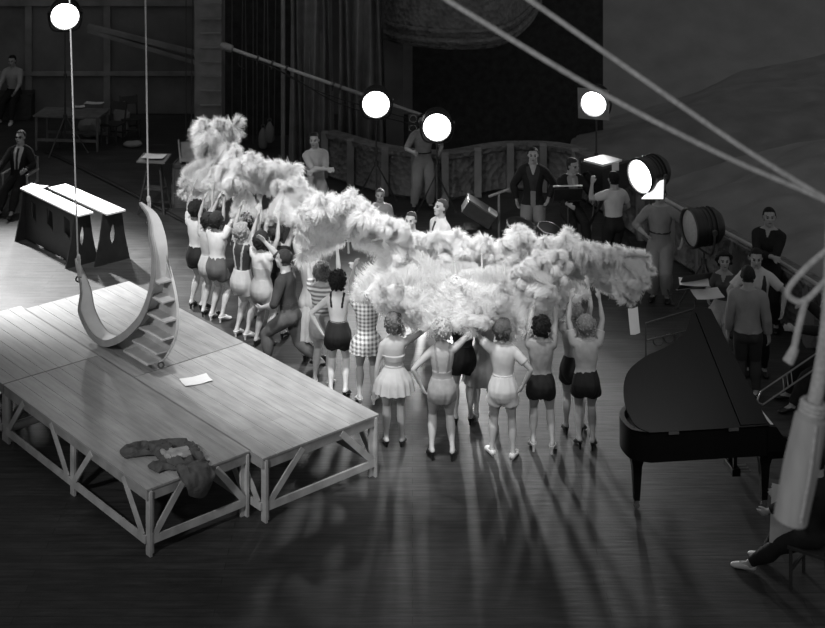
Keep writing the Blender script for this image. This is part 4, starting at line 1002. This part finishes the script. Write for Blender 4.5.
def trombone():
    a_, b_ = PD(762,398,18.6), PD(832,350,18.9); t = thing('trombone', 'trombone pointing down to the left at the right edge', 'trombone', V((b_.x,b_.y,0))); m = mat('brass_dull', .22, .3, .6, metal=.8, var=.2)
    y = V((0,.04,.07)); k = MB(); k.tube([a_+y, b_+y], .012, 8); k.tube([a_-y, b_-y], .012, 8); k.tube(bez([a_+y, a_+(a_-b_).normalized()*.07, a_-y], 8), .012, 8); k.build('slide', m, t)
    for q in (.3,.36,.42): k = MB(); p = a_.lerp(b_,q); k.tube([p+y,p-y], .008, 6); k.build('brace', m, t)
    ax = (a_-b_).normalized(); k = MB(); k.lathe([(.014,-.6),(.016,-.3),(.03,-.12),(.06,-.03),(.10,0),(.098,.005),(.055,-.03),(.01,-.12)], b_+V((0.05,.05,.16))+ax*.12, ax, 24); k.build('bell', m, t)
trombone()
def case_():
    c = PD(478,212,25.3); t = thing('instrument_case', 'open dark instrument case tilted up behind the feathers', 'case', V((c.x,c.y,c.z-.45))); 
    Mx = Matrix.Rotation(R(32),3,'Y')
    k = MB(); k.box(c, (.55,.4,.24), Mx); k.build('body', mat('case_leather', .045, .4, .5, var=.3, scale=12), t)
    k = MB(); k.box(c+Mx@V((0,0,.13)), (.56,.41,.03), Mx); k.build('lid', mat('case_lid', .12, .5, .4), t)
    k = MB(); k.box(c+Mx@V((.2,-.1,.16)), (.16,.2,.05), Mx); k.build('white_label', mat('paper',), t)
    k = MB(); k.box(V((c.x,c.y,c.z/2-.1)), (.5,.4,max(c.z-.3,.2))); k.build('stand_box', M_black, t)
case_()
def tstand():
    c = P(499,252); t = thing('t_stand', 'pale T shaped stand beside the instrument case', 'stand', c); k = MB(); k.cyl((0,0,0),(0,0,1.02),.022,.022,10); k.build('pole', mat('pale_metal', .25, .4, .5), t, world=False)
    k = MB(); k.tube([(-.18,0,.97),(.18,0,1.1)], .025, 8); k.build('crossbar', mat('pale_metal'), t, world=False)
    k = MB(); k.box((0,0,.02), (.3,.3,.04)); k.build('base', M_black, t, world=False)
tstand()
def drum():
    for px,py,r_,lb in ((512,222,.24,'dark round drum at the feet of the man in the dark jacket'),(540,226,.2,'smaller dark drum in front of the man in the dark jacket')):
        c = P(px,py+42); t = thing('drum', lb, 'drum', c); k = MB(); k.lathe([(r_,.45),(r_*1.02,.48),(r_*1.02,.72),(r_,.75)], (0,0,0), (.2,-.2,1), 28); k.build('shell', mat('drum_skin', .05, .8, .1), t, world=False)
        k = MB(); k.torus(V((.2,-.2,1)).normalized()*.75, (.2,-.2,1), r_, .012, 28, 6); k.build('hoop', M_steel, t, world=False)
        for j in range(3): an = R(120*j); k = MB(); k.tube([(.1,-.1,.46),(.3*cos(an)+.05,.3*sin(an),.01)], .012, 6); k.build('leg', M_steel, t, world=False)
drum()
k = MB(); c = P(592,245,.8)
# ================= foreground ropes =================
M_frope = mat('thick_rope', .42, .85, .2, var=.25, scale=60, bump=.4)
D0 = 5.0
for pts, lb in (([(440,-5),(470,14),(600,92),(720,154),(800,189),(835,205)],'long thick pale rope crossing the upper right, lower of two'), ([(518,-8),(560,21),(650,84),(740,146),(808,188),(840,206)],'long thick pale rope crossing the upper right, upper of two')):
    k = MB(); k.tube(bez([PD(x,y,D0) for x,y in pts], 12), .0095, 10); o = k.build('thick_rope', M_frope); tag(o, lb, 'rope', 'thick ropes in the foreground')
def hang_pole():
    a_, b_ = PD(790,522,D0), PD(812,412,D0); t = thing('hanging_spar', 'blurred pale wrapped spar hanging close to the camera at right', 'spar', a_)
    m = mat('spar_canvas', .34, .8, .2, var=.25, scale=14, stretch=(1,1,.2), bump=.3)
    k = MB(); ax = (b_-a_); X = V((1,0,.15)).normalized()
    k.tube([a_+X*.0, a_+ax*.02, a_.lerp(b_,.5), a_.lerp(b_,.95), b_], [.045,.057,.06,.055,.03], 18); k.build('spar', m, t)
    k = MB(); 
    k.tube([a_+V((.02,-.062,.03)), a_.lerp(b_,.5)+V((.012,-.066,0)), b_+V((.0,-.055,-.02))], .006, 6); k.build('seam', M_frope, t)
    k = MB()
    for q in (0,.014,.028): k.torus(b_+ax.normalized()*q, ax, .036, .012, 18, 6)
    k.build('lashing', M_frope, t)
    k = MB(); k.tube(bez([b_, PD(820,375,D0), PD(828,320,D0), PD(832,250,D0), PD(836,150,D0)], 8), [.026]*33, 10); k.build('hanging_rope', M_frope, t)
    k = MB(); k.tube(bez([PD(832,246,D0), PD(806,268,D0), PD(788,290,D0), PD(794,300,D0), PD(806,300,D0), PD(826,280,D0)], 8), .011, 8); k.build('loop', M_frope, t)
    k = MB(); k.tube(bez([PD(806,298,D0), PD(798,330,D0), PD(794,350,D0)], 8), .012, 8); k.tube([PD(795,348,D0), PD(788,362,D0)], [.016,.02], 8); k.build('rope_end', M_frope, t)
hang_pole()
# ================= ostrich fans =================
M_feather = mat('ostrich_white', .93, .8, .1, var=0, transl=.4)
M_handle = mat('fan_handle', .45, .4, .4)
def plume_mesh(seed, n=1500, L_=1.0):
    rnd = random.Random(seed); mb = MB()
    def rach(t):                                # spine curving over towards -Y at the tip
        return V((.03*sin(t*3+seed), -.34*t**3 - .04*t, t*(1-.12*t*t)))
    mb.tube([rach(i/10) for i in range(11)], [.008*(1-.08*i) for i in range(11)], 5)
    for i in range(n):
        t = .05+.95*rnd.random()**.8; p = rach(t); tg = (rach(min(t+.02,1.02))-rach(t-.02)).normalized()
        prof = (.4+.6*min(1,t*2.0))*(1 if t < .85 else 1-.2*(t-.85)/.15)
        ln = .26*prof*(.6+.45*rnd.random()); s_ = 1 if rnd.random() < .5 else -1
        X = V((1,0,0)); Y = tg.cross(X)
        dirv = (X*s_*(1.0 if t < .88 else rnd.uniform(.1,1)) + tg*(.25+.5*rnd.random()+(.8 if t > .88 else 0)) + Y*rnd.gauss(0,.5)).normalized()
        droop = V((rnd.gauss(0,.12),-.3+rnd.gauss(0,.15),-.45))*rnd.uniform(.4,1.3)
        side = dirv.cross(V((rnd.gauss(0,1),rnd.gauss(0,1),rnd.gauss(0,1)))).normalized()*rnd.uniform(.0035,.006)
        q = []
        for k in range(5):
            f_ = k/4; c = p + dirv*ln*f_ + droop*ln*f_*f_*.8 + V((rnd.gauss(0,.006),rnd.gauss(0,.006),rnd.gauss(0,.006)))*f_
            w = side*(1-.75*f_); q += [c-w, c+w]
        mb.add(q, [(2*k,2*k+1,2*k+3,2*k+2) for k in range(4)])
    me = bpy.data.meshes.new('plume'); me.from_pydata([tuple(x) for x in mb.v], [], mb.f); me.materials.append(M_feather)
    me.polygons.foreach_set('use_smooth', [True]*len(me.polygons)); return me
PL = [plume_mesh(s, 3600) for s in range(5)]
HANDLE = MB(); HANDLE.tube([(0,0,-.16),(0,0,.01)], [.012,.016], 8); HANDLE.ell((0,0,-.17), (.018,.018,.018)); HM_ = HANDLE.mesh('handle'); HM_.materials.append(M_handle)
NFAN = [0]
def fan(label, px, py, d, ang, spread, ln, n=13, tilt=10, yaw=0, cup=.0, group='white ostrich feather fans', sc=1.0):
    rnd = random.Random(NFAN[0]*13+5); NFAN[0] += 1
    c = PD(px,py,d); t = bpy.data.objects.new('feather_fan', None); C.objects.link(t)
    # axis: ang degrees clockwise from up as seen by the audience side, tilt towards the camera
    Rm = Matrix.Rotation(R(yaw),4,'Z') @ Matrix.Rotation(R(ang),4,'Y') @ Matrix.Rotation(R(tilt),4,'X')
    t.matrix_basis = Matrix.Translation(c) @ Rm; tag(t, label, 'feather fan', group)
    h = bpy.data.objects.new('handle', HM_); C.objects.link(h); h.parent = t
    for i in range(n):
        q = (i+.5)/n-.5; a_ = q*spread + rnd.gauss(0,4)
        p = bpy.data.objects.new('plume', PL[rnd.randrange(len(PL))]); C.objects.link(p); p.parent = t
        s_ = ln*rnd.uniform(.86,1.1)
        p.matrix_basis = Matrix.Rotation(R(a_),4,'Y') @ Matrix.Rotation(R(rnd.gauss(0,9)+cup*abs(q)),4,'X') @ Matrix.Translation((0,(i%3-1)*.03,.0)) @ Matrix.Rotation(R(rnd.gauss(0,15)),4,'Z') @ Matrix.Diagonal((s_*rnd.uniform(.85,1.1),s_,s_,1))
    return t
# right cluster
fan('big shell shaped white fan at the left of the large cluster', 348,240,19.3, -3, 180, 0.80, 21, 3)
fan('white fan drooping between the halter dancer and the gingham dancer', 396,246,18.9, 164, 100, 0.80, 14, 15)
fan('upright fan right of the big shell, middle of the cluster', 412, 266, 19.6, 6, 140, 0.59, 14, 0)
fan('broad fan arching over the bare backed dancer, upper row', 460, 274, 19.4, 0, 180, 0.68, 18, 0)
fan('low drooping fan over the curly blonde dancer', 456, 276, 18.4, 175, 170, 0.77, 17, 20)
fan('lower fan drooping toward the sundress dancer', 420, 266, 18.6, 190, 110, 0.70, 13, 20)
fan('spiky topped fan in the middle right of the cluster', 522, 272, 19.6, 4, 140, 0.66, 15, -5)
fan('drooping fan above the dancer in white shorts', 505, 276, 18.6, 176, 150, 0.72, 15, 20)
fan('wide fan right of centre in the upper row', 566, 278, 19.4, 8, 150, 0.70, 15, 0)
fan('fan sweeping right above the two dancers in dark shorts', 592,284,19.2, 40, 110, 0.68, 14, 5)
fan('rightmost fan curling down at the end of the cluster', 612,262,19.0, 122, 90, 0.55, 12, 12)
fan('fan drooping above the dancer in the grey sweater', 548, 276, 18.8, 190, 130, 0.56, 13, 20)
fan('low middle fan filling the gap behind the curly blonde', 482, 268, 18.9, 180, 170, 0.63, 13, 10)
fan('short fan in front of the upper row, above the grey sweater', 542, 272, 18.7, -10, 160, 0.47, 13, 25)
fan('short fan hanging right of the big shell', 384,238,18.9, 70, 150, 0.48, 13, 20)
# left cluster
G2 = 'white ostrich feather fans of the left group'
fan('tallest fan, a single plume column curling up at far left', 203,172,23.6, 19, 22, 0.92, 8, -5, group=G2)
fan('leftmost fan drooping down over the first dancer', 216,158,23.4, 208, 66, 0.74, 14, 10, group=G2)
fan('narrow upright plume column second from left', 235,198,22.8, 2, 26, 0.74, 10, 0, group=G2)
fan('full fan at the centre of the left group', 262,194,22.4, 8, 110, 0.72, 17, 0, group=G2)
fan('rounded fan at the right end of the left group', 288, 208, 22.0, 32, 110, 0.56, 14, 0, group=G2)
fan('low curled fan under the right end of the left group', 284,192,21.8, 158, 90, 0.50, 13, 15, group=G2)
fan('small fan drooping above the blonde in the strapped romper', 247,190,22.4, 183, 50, 0.50, 11, 12, group=G2)
# ================= clothes materials =================
W_ = mat('white_cotton', .58, .8, .2, var=.06, scale=10); LG = mat('light_cotton', .40, .8, .2, var=.1, scale=10); MG = mat('grey_knit', .27, .85, .2, var=.12, scale=16)
BK = mat('black_cloth', .012, .7, .3, var=.2); DK = mat('dark_cloth', .045, .8, .2, var=.2); DG = mat('dark_grey_cloth', .09, .8, .2, var=.2)
TN = mat('tan_cotton', .36, .8, .2, var=.1, scale=10); GING = mat('gingham', .7, .8, .2, var=0, kind='check'); STR = mat('striped_jersey', .65, .8, .2, var=0, kind='stripe')
SHW = mat('white_shoe', .68, .5, .4, var=.05); SHB = mat('black_shoe', .015, .35, .5); TROU = mat('light_trousers', .27, .8, .2, var=.15, scale=5)
UP2 = ((-.11,.10,1.10),(.11,.10,1.10)); PO = (V((-1,.1,.2)), V((1,.1,.2)))
def dancer(label, px, py, H, heading=0, **k):
    k.setdefault('hands', UP2); k.setdefault('head', (12,0,0)); k.setdefault('heel', .03); k.setdefault('poles', PO)
    p = P(px,py); p.z = .006
    return person(label, p, heading, H, True, group=k.pop('group','dancers'), **k)
SH = ('shoe', SHB, {'low':1,'off':.005}); SW = ('shoe', SHW, {'low':1,'off':.006})
# left group, from the far end
dancer('person far left of the dancers in white blouse and black shorts', 197,309,1.66,-25, outfit=(('blouse',W_,{'sl':.6,'lo':.05,'off':.012,'slflare':.012,'fold':.006}),('shorts',BK,{'leg':.42,'flare':.02,'hi':.09}),SH), hair=('curly',.02))
dancer('person in pale romper half hidden behind the first dancer', 209,317,1.58,-20, outfit=(('blouse',LG,{'sl':.5,'lo':-.02}),('shorts',LG,{'leg':.35}),SH), hair=('bob',.02))
dancer('person in white blouse and dark grey shorts with wavy dark hair', 217,321,1.64,-30, outfit=(('blouse',W_,{'sl':.6,'lo':.06,'off':.014,'slflare':.014,'fold':.006}),('shorts',DG,{'leg':.45,'flare':.02}),SW), hair=('bob',.025), hands=((-.08,.12,1.09),(.12,.12,1.09)))
dancer('person with blonde hair in dark top and pale strapped romper', 242,338,1.68,-35, outfit=(('top',DK,{'sl':.25,'lo':.08}),('shorts',LG,{'leg':.42,'flare':.03,'off':.014,'hi':.10}),('straps',LG,{'off':.014,'lo':.05}),SW), hair=('wave',.28), head=(5,-25,0))
dancer('person in pale overall over white blouse, back of the left group', 262,347,1.66,-25, outfit=(('blouse',W_,{'sl':.4,'lo':.1}),('top',LG,{'name':'overall_bib','sl':0,'lo':.0,'hi':.2,'off':.015}),('shorts',LG,{'leg':.4,'flare':.025,'off':.013}),SH), hair=('bob',.02))
dancer('person in black dress seen between the overall and the crouching man', 277,338,1.66,-15, outfit=(('bodice',BK,{'sl':.2,'lo':.0}),('shorts',BK,{'leg':.95,'flare':.03}),SH), hair=('bob',.03))
dancer('person with raised arms behind the blonde of the left group', 246,322,1.64,-10, outfit=(('blouse',MG,{'sl':.5}),('shorts',DG,{'leg':.4}),SH), hair=('curly',.02))
dancer('person with wavy fair hair under the rounded left fan', 266,318,1.62,-10, outfit=(('blouse',LG,{'sl':.5}),('shorts',DK,{'leg':.4}),SH), hair=('wave',.25))
person('person in dark clothes lunging with one knee bent beside the platform', P(290,368)+V((0,0,.006)), 70, 1.78, False, pel=(0,0,.44), lean=(8,0,0), head=(8,0,0), hands=((-.13,.18,.50),(.12,.3,.95)), poles=(V((-.6,-.6,-.3)),V((.5,-.5,-.6))), feet=((-.06,.16),(.07,-.24)), kpole=(0,1,.3), footdir=(8,-12), fz=(0,0.02),
       outfit=(('sweater',DK,{'sl':1.2,'lo':.02,'off':.012}),('trousers',DG,{'leg':1.93,'flare':.012,'off':.012}),SH), hair=('short',.03))
dancer('person in long pale smock standing behind the crouching man', 312,362,1.72,-20, hands=((-.12,.1,1.08),(.15,.05,.5)), outfit=(('coat',TN,{'sl':1.8,'lo':-.1,'off':.02,'fold':.01}),('skirt',TN,{'hi':.06,'lo':-.30,'wide':.03}),SH), hair=('bob',.1))
# middle and right
dancer('person with curly mid toned hair in striped jersey and pale shorts', 322,387,1.66,-8, outfit=(('top',STR,{'sl':.5,'lo':.06}),('shorts',LG,{'leg':.42,'flare':.02}),SW), hair=('curly',.12), head=(0,0,0))
dancer('person with black halter top and shorts, bare brightly lit back', 338,398,1.68,-3, heel=.035, hands=((-.145,-.02,.55),(.135,.13,.98)), poles=(V((-1,-.25,-.1)),V((1,-.1,-.6))), lean=(0,0,-6), outfit=(('bodice',BK,{'sl':0,'lo':.10,'hi':.24,'bareback':.115,'off':.006,'fold':.001}),('straps',BK,{'lo':.22,'off':.005}),('shorts',BK,{'leg':.40,'flare':.018,'hi':.10,'off':.01}),SH), hair=('curly',.014), head=(8,-10,0), skin=mat('skin_lit', .60, .5, .35, var=.05, scale=20))  # bright light on her bare back is put into the lighter skin colour
dancer('person in gingham playsuit under the drooping fan', 367,404,1.62,4, hands=((-.1,.13,1.08),(.12,.13,1.08)), outfit=(('blouse',GING,{'sl':.55,'lo':-.02,'off':.013,'slflare':.02,'fold':.006}),('skirt',GING,{'hi':.085,'lo':-.075,'wide':.02}),('shorts',GING,{'leg':.2}),SW), hair=('bob',.05))
dancer('person in round hat and two piece sundress with flared skirt', 394,446,1.62,2, heel=.02, hands=((-.145,.02,.46),(.19,.14,.98)), poles=(V((-.8,-.6,-.2)),V((1,.1,-.6))), outfit=(('bodice',TN,{'sl':.4,'lo':.14,'hi':.27,'bareback':.2,'off':.009}),('belt',TN,{'name':'waistband','lo':.085,'hi':.12,'off':.01}),('skirt',TN,{'hi':.1,'lo':-.085,'wide':.035}),('briefs',TN,{'leg':.1}),('hat',mat('felt_hat', .14, .8, .2)),SH), hair=('bob',.12), head=(-2,0,0))
dancer('person with curly blonde hair in low backed grey romper', 442,459,1.68,2, heel=.04, hands=((-.15,-.005,.53),(.09,.1,.965)), poles=(V((-1,-.2,-.1)),V((1,-.2,-.3))), feet=((-.075,0),(.075,-.02)), outfit=(('bodice',MG,{'sl':0,'lo':-.02,'hi':.25,'bareback':.14,'off':.007,'fold':.002}),('shorts',MG,{'leg':.26,'flare':.008,'hi':.09,'off':.009}),('straps',MG,{'lo':.13,'off':.005}),SH), hair=('curly',.42), head=(6,0,0))
dancer('person in black shorts standing behind the curly blonde dancer', 463,424,1.66,0, outfit=(('top',DK,{'sl':.5}),('shorts',BK,{'leg':.4,'flare':.02}),SH), hair=('bob',.02))
dancer('person in white shirt and white shorts with a dark hairband', 503,457,1.66,-6, heel=.004, hands=((-.10,.16,.95),(.145,-.01,.535)), poles=(V((-1,0,-.4)),V((1,-.3,-.1))), feet=((-.085,0.02),(.075,-.02)), footdir=(22,-14), outfit=(('shirt',W_,{'sl':.62,'lo':.07,'hi':.33,'collar':.6,'off':.011,'slflare':.012,'fold':.005}),('shorts',W_,{'leg':.42,'flare':.03,'hi':.1,'off':.012}),('belt',W_,{'lo':.085,'hi':.11,'off':.017}),('bandana',DK,{'off':.02,'name':'hairband'}),('shoe',SHW,{'off':.008})), hair=('wave',.10), head=(3,-35,0))
dancer('person in grey sweater and black shorts with dark bobbed hair', 541,451,1.64,-5, heel=.045, hands=((-.05,.17,1.08),(.10,.12,1.10)), feet=((-.06,0),(.085,-.03)), outfit=(('sweater',MG,{'sl':.5,'lo':.05,'off':.012}),('shorts',BK,{'leg':.36,'flare':.018,'hi':.09}),SW), hair=('curly',.014), head=(10,5,0))
dancer('person half hidden in black shorts, left of the light bloused blonde', 574,434,1.66,-6, heel=.04, outfit=(('blouse',TN,{'sl':.5,'lo':.05}),('shorts',BK,{'leg':.42,'flare':.02}),SH), hair=('wave',.22))
dancer('person rightmost of the dancers, blonde in light blouse and dark shorts', 586,449,1.64,-3, heel=.045, feet=((-.05,.01),(.05,-.01)), outfit=(('blouse',LG,{'sl':.6,'lo':.05,'off':.014,'slflare':.012,'fold':.006}),('shorts',BK,{'leg':.38,'flare':.022,'hi':.095}),SH), hair=('wave',.24), head=(8,0,0))
dancer('person in pale dress half hidden behind the dancer in white', 484,420,1.64,0, outfit=(('blouse',LG,{'sl':.5}),('skirt',LG,{'lo':-.2,'wide':.05}),SW), hair=('bob',.05))
# ================= crew =================
SUIT = mat('dark_suit', .02, .8, .2, var=.2); SIT = dict(kpole=(0,.8,1), heel=0)
TR = lambda m, **k: ('trousers', m, dict({'leg':1.95,'flare':.014,'off':.011,'fold':.004}, **k))
def man(label, px, py, H=1.75, heading=180, **k):
    p = P(px,py); p.z = .006+k.pop('z',0); k.setdefault('hair', ('short',.015)); return person(label, p, heading, H, False, **k)
man('person in shirtsleeves sitting on a dark box at upper left', 14,119, 1.76, 172, pel=(0,0,.385), hands=((-.12,.24,.42),(.12,.24,.42)), feet=((-.09,.30),(.09,.27)), lean=(8,0,0), **SIT, outfit=(('shirt',mat('shirt_grey', .36, .8, .2),{'sl':1.2,'hi':.32,'off':.012,'fold':.006}),TR(SUIT),SW))
man('person in sunglasses and dark suit seated in a director chair', 19,207, 1.76, 170, pel=(0,0,.33), hands=((-.17,.2,.46),(.14,.24,.44)), feet=((-.08,.36),(.07,.34)), lean=(-6,0,0), **SIT, outfit=(('shirt',W_,{'sl':0,'hi':.33,'off':.008}),('jacket',SUIT,{'sl':1.92,'lo':-.04,'off':.018,'open':.05,'fold':.006}),('tie',DK,{'off':.013}),TR(SUIT),('glasses',BK),SH))
man('person with folded arms in light shirt leaning by the curtain', 316,231, 1.76, 200, hands=((.07,.13,.655),(-.07,.15,.67)), poles=(V((-1,.2,-.3)),V((1,.2,-.3))), feet=((-.08,.04),(.12,.12)), lean=(-5,0,0), outfit=(('shirt',mat('shirt_tan', .30, .8, .2),{'sl':1.1,'hi':.32,'off':.012}),TR(TROU)), head=(-6,-30,0))
man('person in light trousers whose head is hidden behind a lamp', 423,208, 1.78, 188, hands=((-.16,.12,.62),(.14,.22,.66)), feet=((-.08,0),(.10,.02)), outfit=(('shirt',MG,{'sl':1.0,'hi':.32,'off':.012}),TR(TROU,flare=.03),('belt',BK,{'lo':.075,'hi':.10,'off':.018}),SH))
man('person in white shirt and tie looking left behind the feathers', 440,313, 1.74, 118, outfit=(('shirt',W_,{'sl':.6,'hi':.34,'collar':.6,'off':.012}),('tie',DK,{'off':.016}),TR(DG)), hair=('short',.05), head=(14,8,0))
man('person whose dark head just shows left of the man with tie', 411,322, 1.66, 160, outfit=(('shirt',W_,{'sl':.6}),TR(DG)), hair=('short',.04))
man('person barely showing above the big shell fan', 380,275, 1.42, 180, outfit=(('shirt',MG,{'sl':.6}),TR(DG)), hair=('short',.1))
man('person in dark jacket standing with hands at pockets in the middle', 533,251, 1.79, 176, hands=((-.15,.02,.52),(.16,.03,.50)), poles=(V((-1,-.4,-.1)),V((1,-.4,-.1))), feet=((-.08,0),(.09,.02)), outfit=(('shirt',DK,{'sl':0,'hi':.33,'vneck':.24,'off':.009}),('jacket',SUIT,{'sl':1.92,'lo':-.06,'off':.019,'open':.06,'fold':.006}),TR(TROU,flare=.028,off=.014),SH), hair=('short',.01))
t = thing('tall_stool', 'tall dark stool under the seated man with a music board', 'stool', P(570,262)); k = MB(); k.lathe([(.17,.80),(.18,.82),(.18,.85),(.01,.855)], n=24); k.build('seat', M_dw, t, world=False)
for j in range(4): an = R(45+90*j); k = MB(); k.tube([(.12*cos(an),.12*sin(an),.81),(.22*cos(an),.22*sin(an),0)], .018, 8); k.build('leg', M_dw, t, world=False)
k = MB(); k.torus((0,0,.3), (0,0,1), .18, .012, 24, 6); k.build('foot_ring', M_steel, t, world=False)
man('person with receding hair and tie seated at a music board', 570,262, 1.76, 196, pel=(0,0,.53), hands=((-.14,.24,.66),(.12,.26,.64)), feet=((-.08,.26),(.08,.24)), fz=(.17,.17), kpole=(0,.9,.6), lean=(6,0,0), outfit=(('shirt',MG,{'sl':0,'hi':.34,'off':.008}),('jacket',SUIT,{'sl':1.8,'lo':-.02,'off':.018,'open':.05}),('tie',LG,{'off':.014}),TR(SUIT)), hair=('short',.04), head=(-4,25,0))
t = music_stand('music board with a white edge before the seated man', P(568,272), R(185), 1.18); k = MB(); k.box((0,-.02,1.44), (.5,.03,.02)); k.build('white_edge', mat('paper'), t, world=False)
man('person in white shirt seen from behind raising one hand to the camera', 614,276, 1.72, 22, hands=((-.14,.18,.86),(.14,.16,.56)), poles=(V((-.6,.3,-1)),V((.8,-.5,-.3))), outfit=(('shirt',W_,{'sl':.6,'lo':.06,'off':.012,'fold':.006}),TR(SUIT)), hair=('short',.012))
man('person in pale overalls behind the biggest lamp', 660,300, 1.80, 165, hands=((-.2,.05,.55),(.12,.15,.62)), poles=(V((-1,-.2,0)),V((1,-.4,-.3))), outfit=(('shirt',TROU,{'sl':1.5,'hi':.32,'off':.014}),TR(TROU,flare=.03,off=.016),('belt',DK,{'lo':.08,'hi':.1,'off':.022}),SH))
man('person in dark shirt standing with folded arms against the pit rail', 769,329, 1.81, 152, hands=((.06,.13,.63),(-.07,.15,.65)), poles=(V((-1,.1,-.3)),V((1,.1,-.3))), outfit=(('shirt',SUIT,{'sl':1.8,'hi':.32,'off':.014,'vneck':.26}),TR(SUIT),SH), hair=('short',.01), head=(0,20,0))
chair('dark chair under the seated woman holding papers', P(724,346), R(172), M_dw)
person('person with dark hair seated in dark blouse holding papers', P(724,346)+V((0,0,.006)), 160, 1.64, True, pel=(0,0,.335), hands=((-.1,.28,.5),(.1,.28,.5)), feet=((-.05,.34),(.05,.33)), **SIT, outfit=(('blouse',DG,{'sl':.7,'lo':.05,'hi':.31,'off':.012,'vneck':.25}),('skirt',LG,{'lo':-.12}),('shorts',LG,{'leg':1.0,'off':.02}),SH), hair=('wave',.015), head=(4,15,0))
man('person in dark vest over white shirt facing the camera', 756,373, 1.73, 170, hands=((-.2,.12,.56),(.17,.14,.56)), poles=(V((-1,-.3,0)),V((1,-.3,0))), outfit=(('shirt',W_,{'sl':.75,'hi':.34,'collar':.6,'off':.012,'slflare':.01}),('vest',DK,{'sl':0,'lo':.03,'hi':.29,'off':.018,'open':.045}),TR(SUIT),SH), head=(-8,0,0))
man('person in pale sweater seen from behind near the piano', 748,397, 1.74, -12, hands=((-.15,.06,.47),(.16,.03,.45)), outfit=(('sweater',mat('pale_knit', .27, .85, .2, var=.08),{'sl':1.85,'lo':-.01,'off':.022,'fold':.008}),TR(DK),SH), hair=('short',.02), head=(-6,0,0))
chair('dark chair at the right edge under the trombone player', P(830,404), R(95), M_dw)
man('person in dark suit playing trombone at the right edge', 830,404, 1.75, 95, pel=(0,0,.335), hands=((-.1,.32,.62),(.1,.2,.72)), feet=((-.1,.34),(.1,.3)), **SIT, outfit=(('jacket',SUIT,{'sl':1.9,'lo':-.03,'off':.016}),TR(SUIT),SH))
# seated man, lower right corner
c = P(814,586); chair('dark folding chair at the lower right corner under the reading man', c, R(55), M_dw)
SPEC = mat('two_tone_shoe', .6, .4, .5)
man('person seated at the lower right corner holding a large paper', 814,586, 1.75, 55, pel=(0,0,.335), hands=((-.1,.25,.41),(.14,.28,.42)), feet=((-.06,.38),(.08,.34)), kpole=(0,.8,1), lean=(-2,0,0), outfit=(('jacket',SUIT,{'sl':1.9,'lo':-.03,'off':.016}),TR(SUIT),('shoe',SPEC,{'low':1,'off':.006})), hair=('short',.015))
paper('large grey paper held by the man at the lower right corner', PD(793,518,15.25), .46, .56, R(-20), mat('grey_paper', .42, .8, .2), tilt=R(62))
man('person with dark hair seen just above the leftmost fans', 239,243, 1.68, 190, outfit=(('jacket',SUIT,{'sl':1.9}),TR(SUIT)), hair=('curly',.02))
# ================= light =================
w = bpy.data.worlds.new('world'); S.world = w; w.use_nodes = True
w.node_tree.nodes['Background'].inputs[0].default_value = (1,1,1,1); w.node_tree.nodes['Background'].inputs[1].default_value = .17
spot((-12,33,9.5), (-6.2,23.6,0), 30000, 24, .6, .4, 'back_spot')        # pool at the left from behind
spot((-9,30,9), (-1.2,20,2.2), 3500, 26, .8, .5, 'back_key')
spot((-7.5,5.5,9.5), (-1.6,18.8,1.2), 4600, 26, .9, .4, 'front_spot')    # from the camera's left
spot((-1.5,13.5,15), (-.6,19.6,2.0), 12500, 28, .8, .5, 'top_spot')
spot((-6.5,15.5,14), (-4.4,23,2.3), 11000, 26, .8, .5, 'top_spot')
spot((7,7,11), (1.2,18.8,.8), 2200, 25, .9, .8, 'front_fill')
spot((-2.5,.5,8.6), (1.4,5,7.2), 420, 60, .8, .3, 'rope_light')  # added unseen light near the camera, brightens the foreground ropes and spar
# ================= camera =================
cam = bpy.data.cameras.new('camera'); co_ = bpy.data.objects.new('camera', cam); C.objects.link(co_); S.camera = co_
cam.sensor_fit = 'HORIZONTAL'; cam.sensor_width = 36; cam.lens = F/825*36; co_.location = (0,0,CH); co_.rotation_euler = (R(90),0,0)
cam.shift_y = -(314-YH)/825; cam.shift_x = 0; cam.clip_end = 200; cam.clip_start = .1
cam.dof.use_dof = True; cam.dof.focus_distance = 18.5; cam.dof.aperture_fstop = cam.lens/1000/.016
S.view_settings.view_transform = 'Standard'; S.view_settings.look = 'None'; S.view_settings.exposure = 0; S.view_settings.gamma = 1
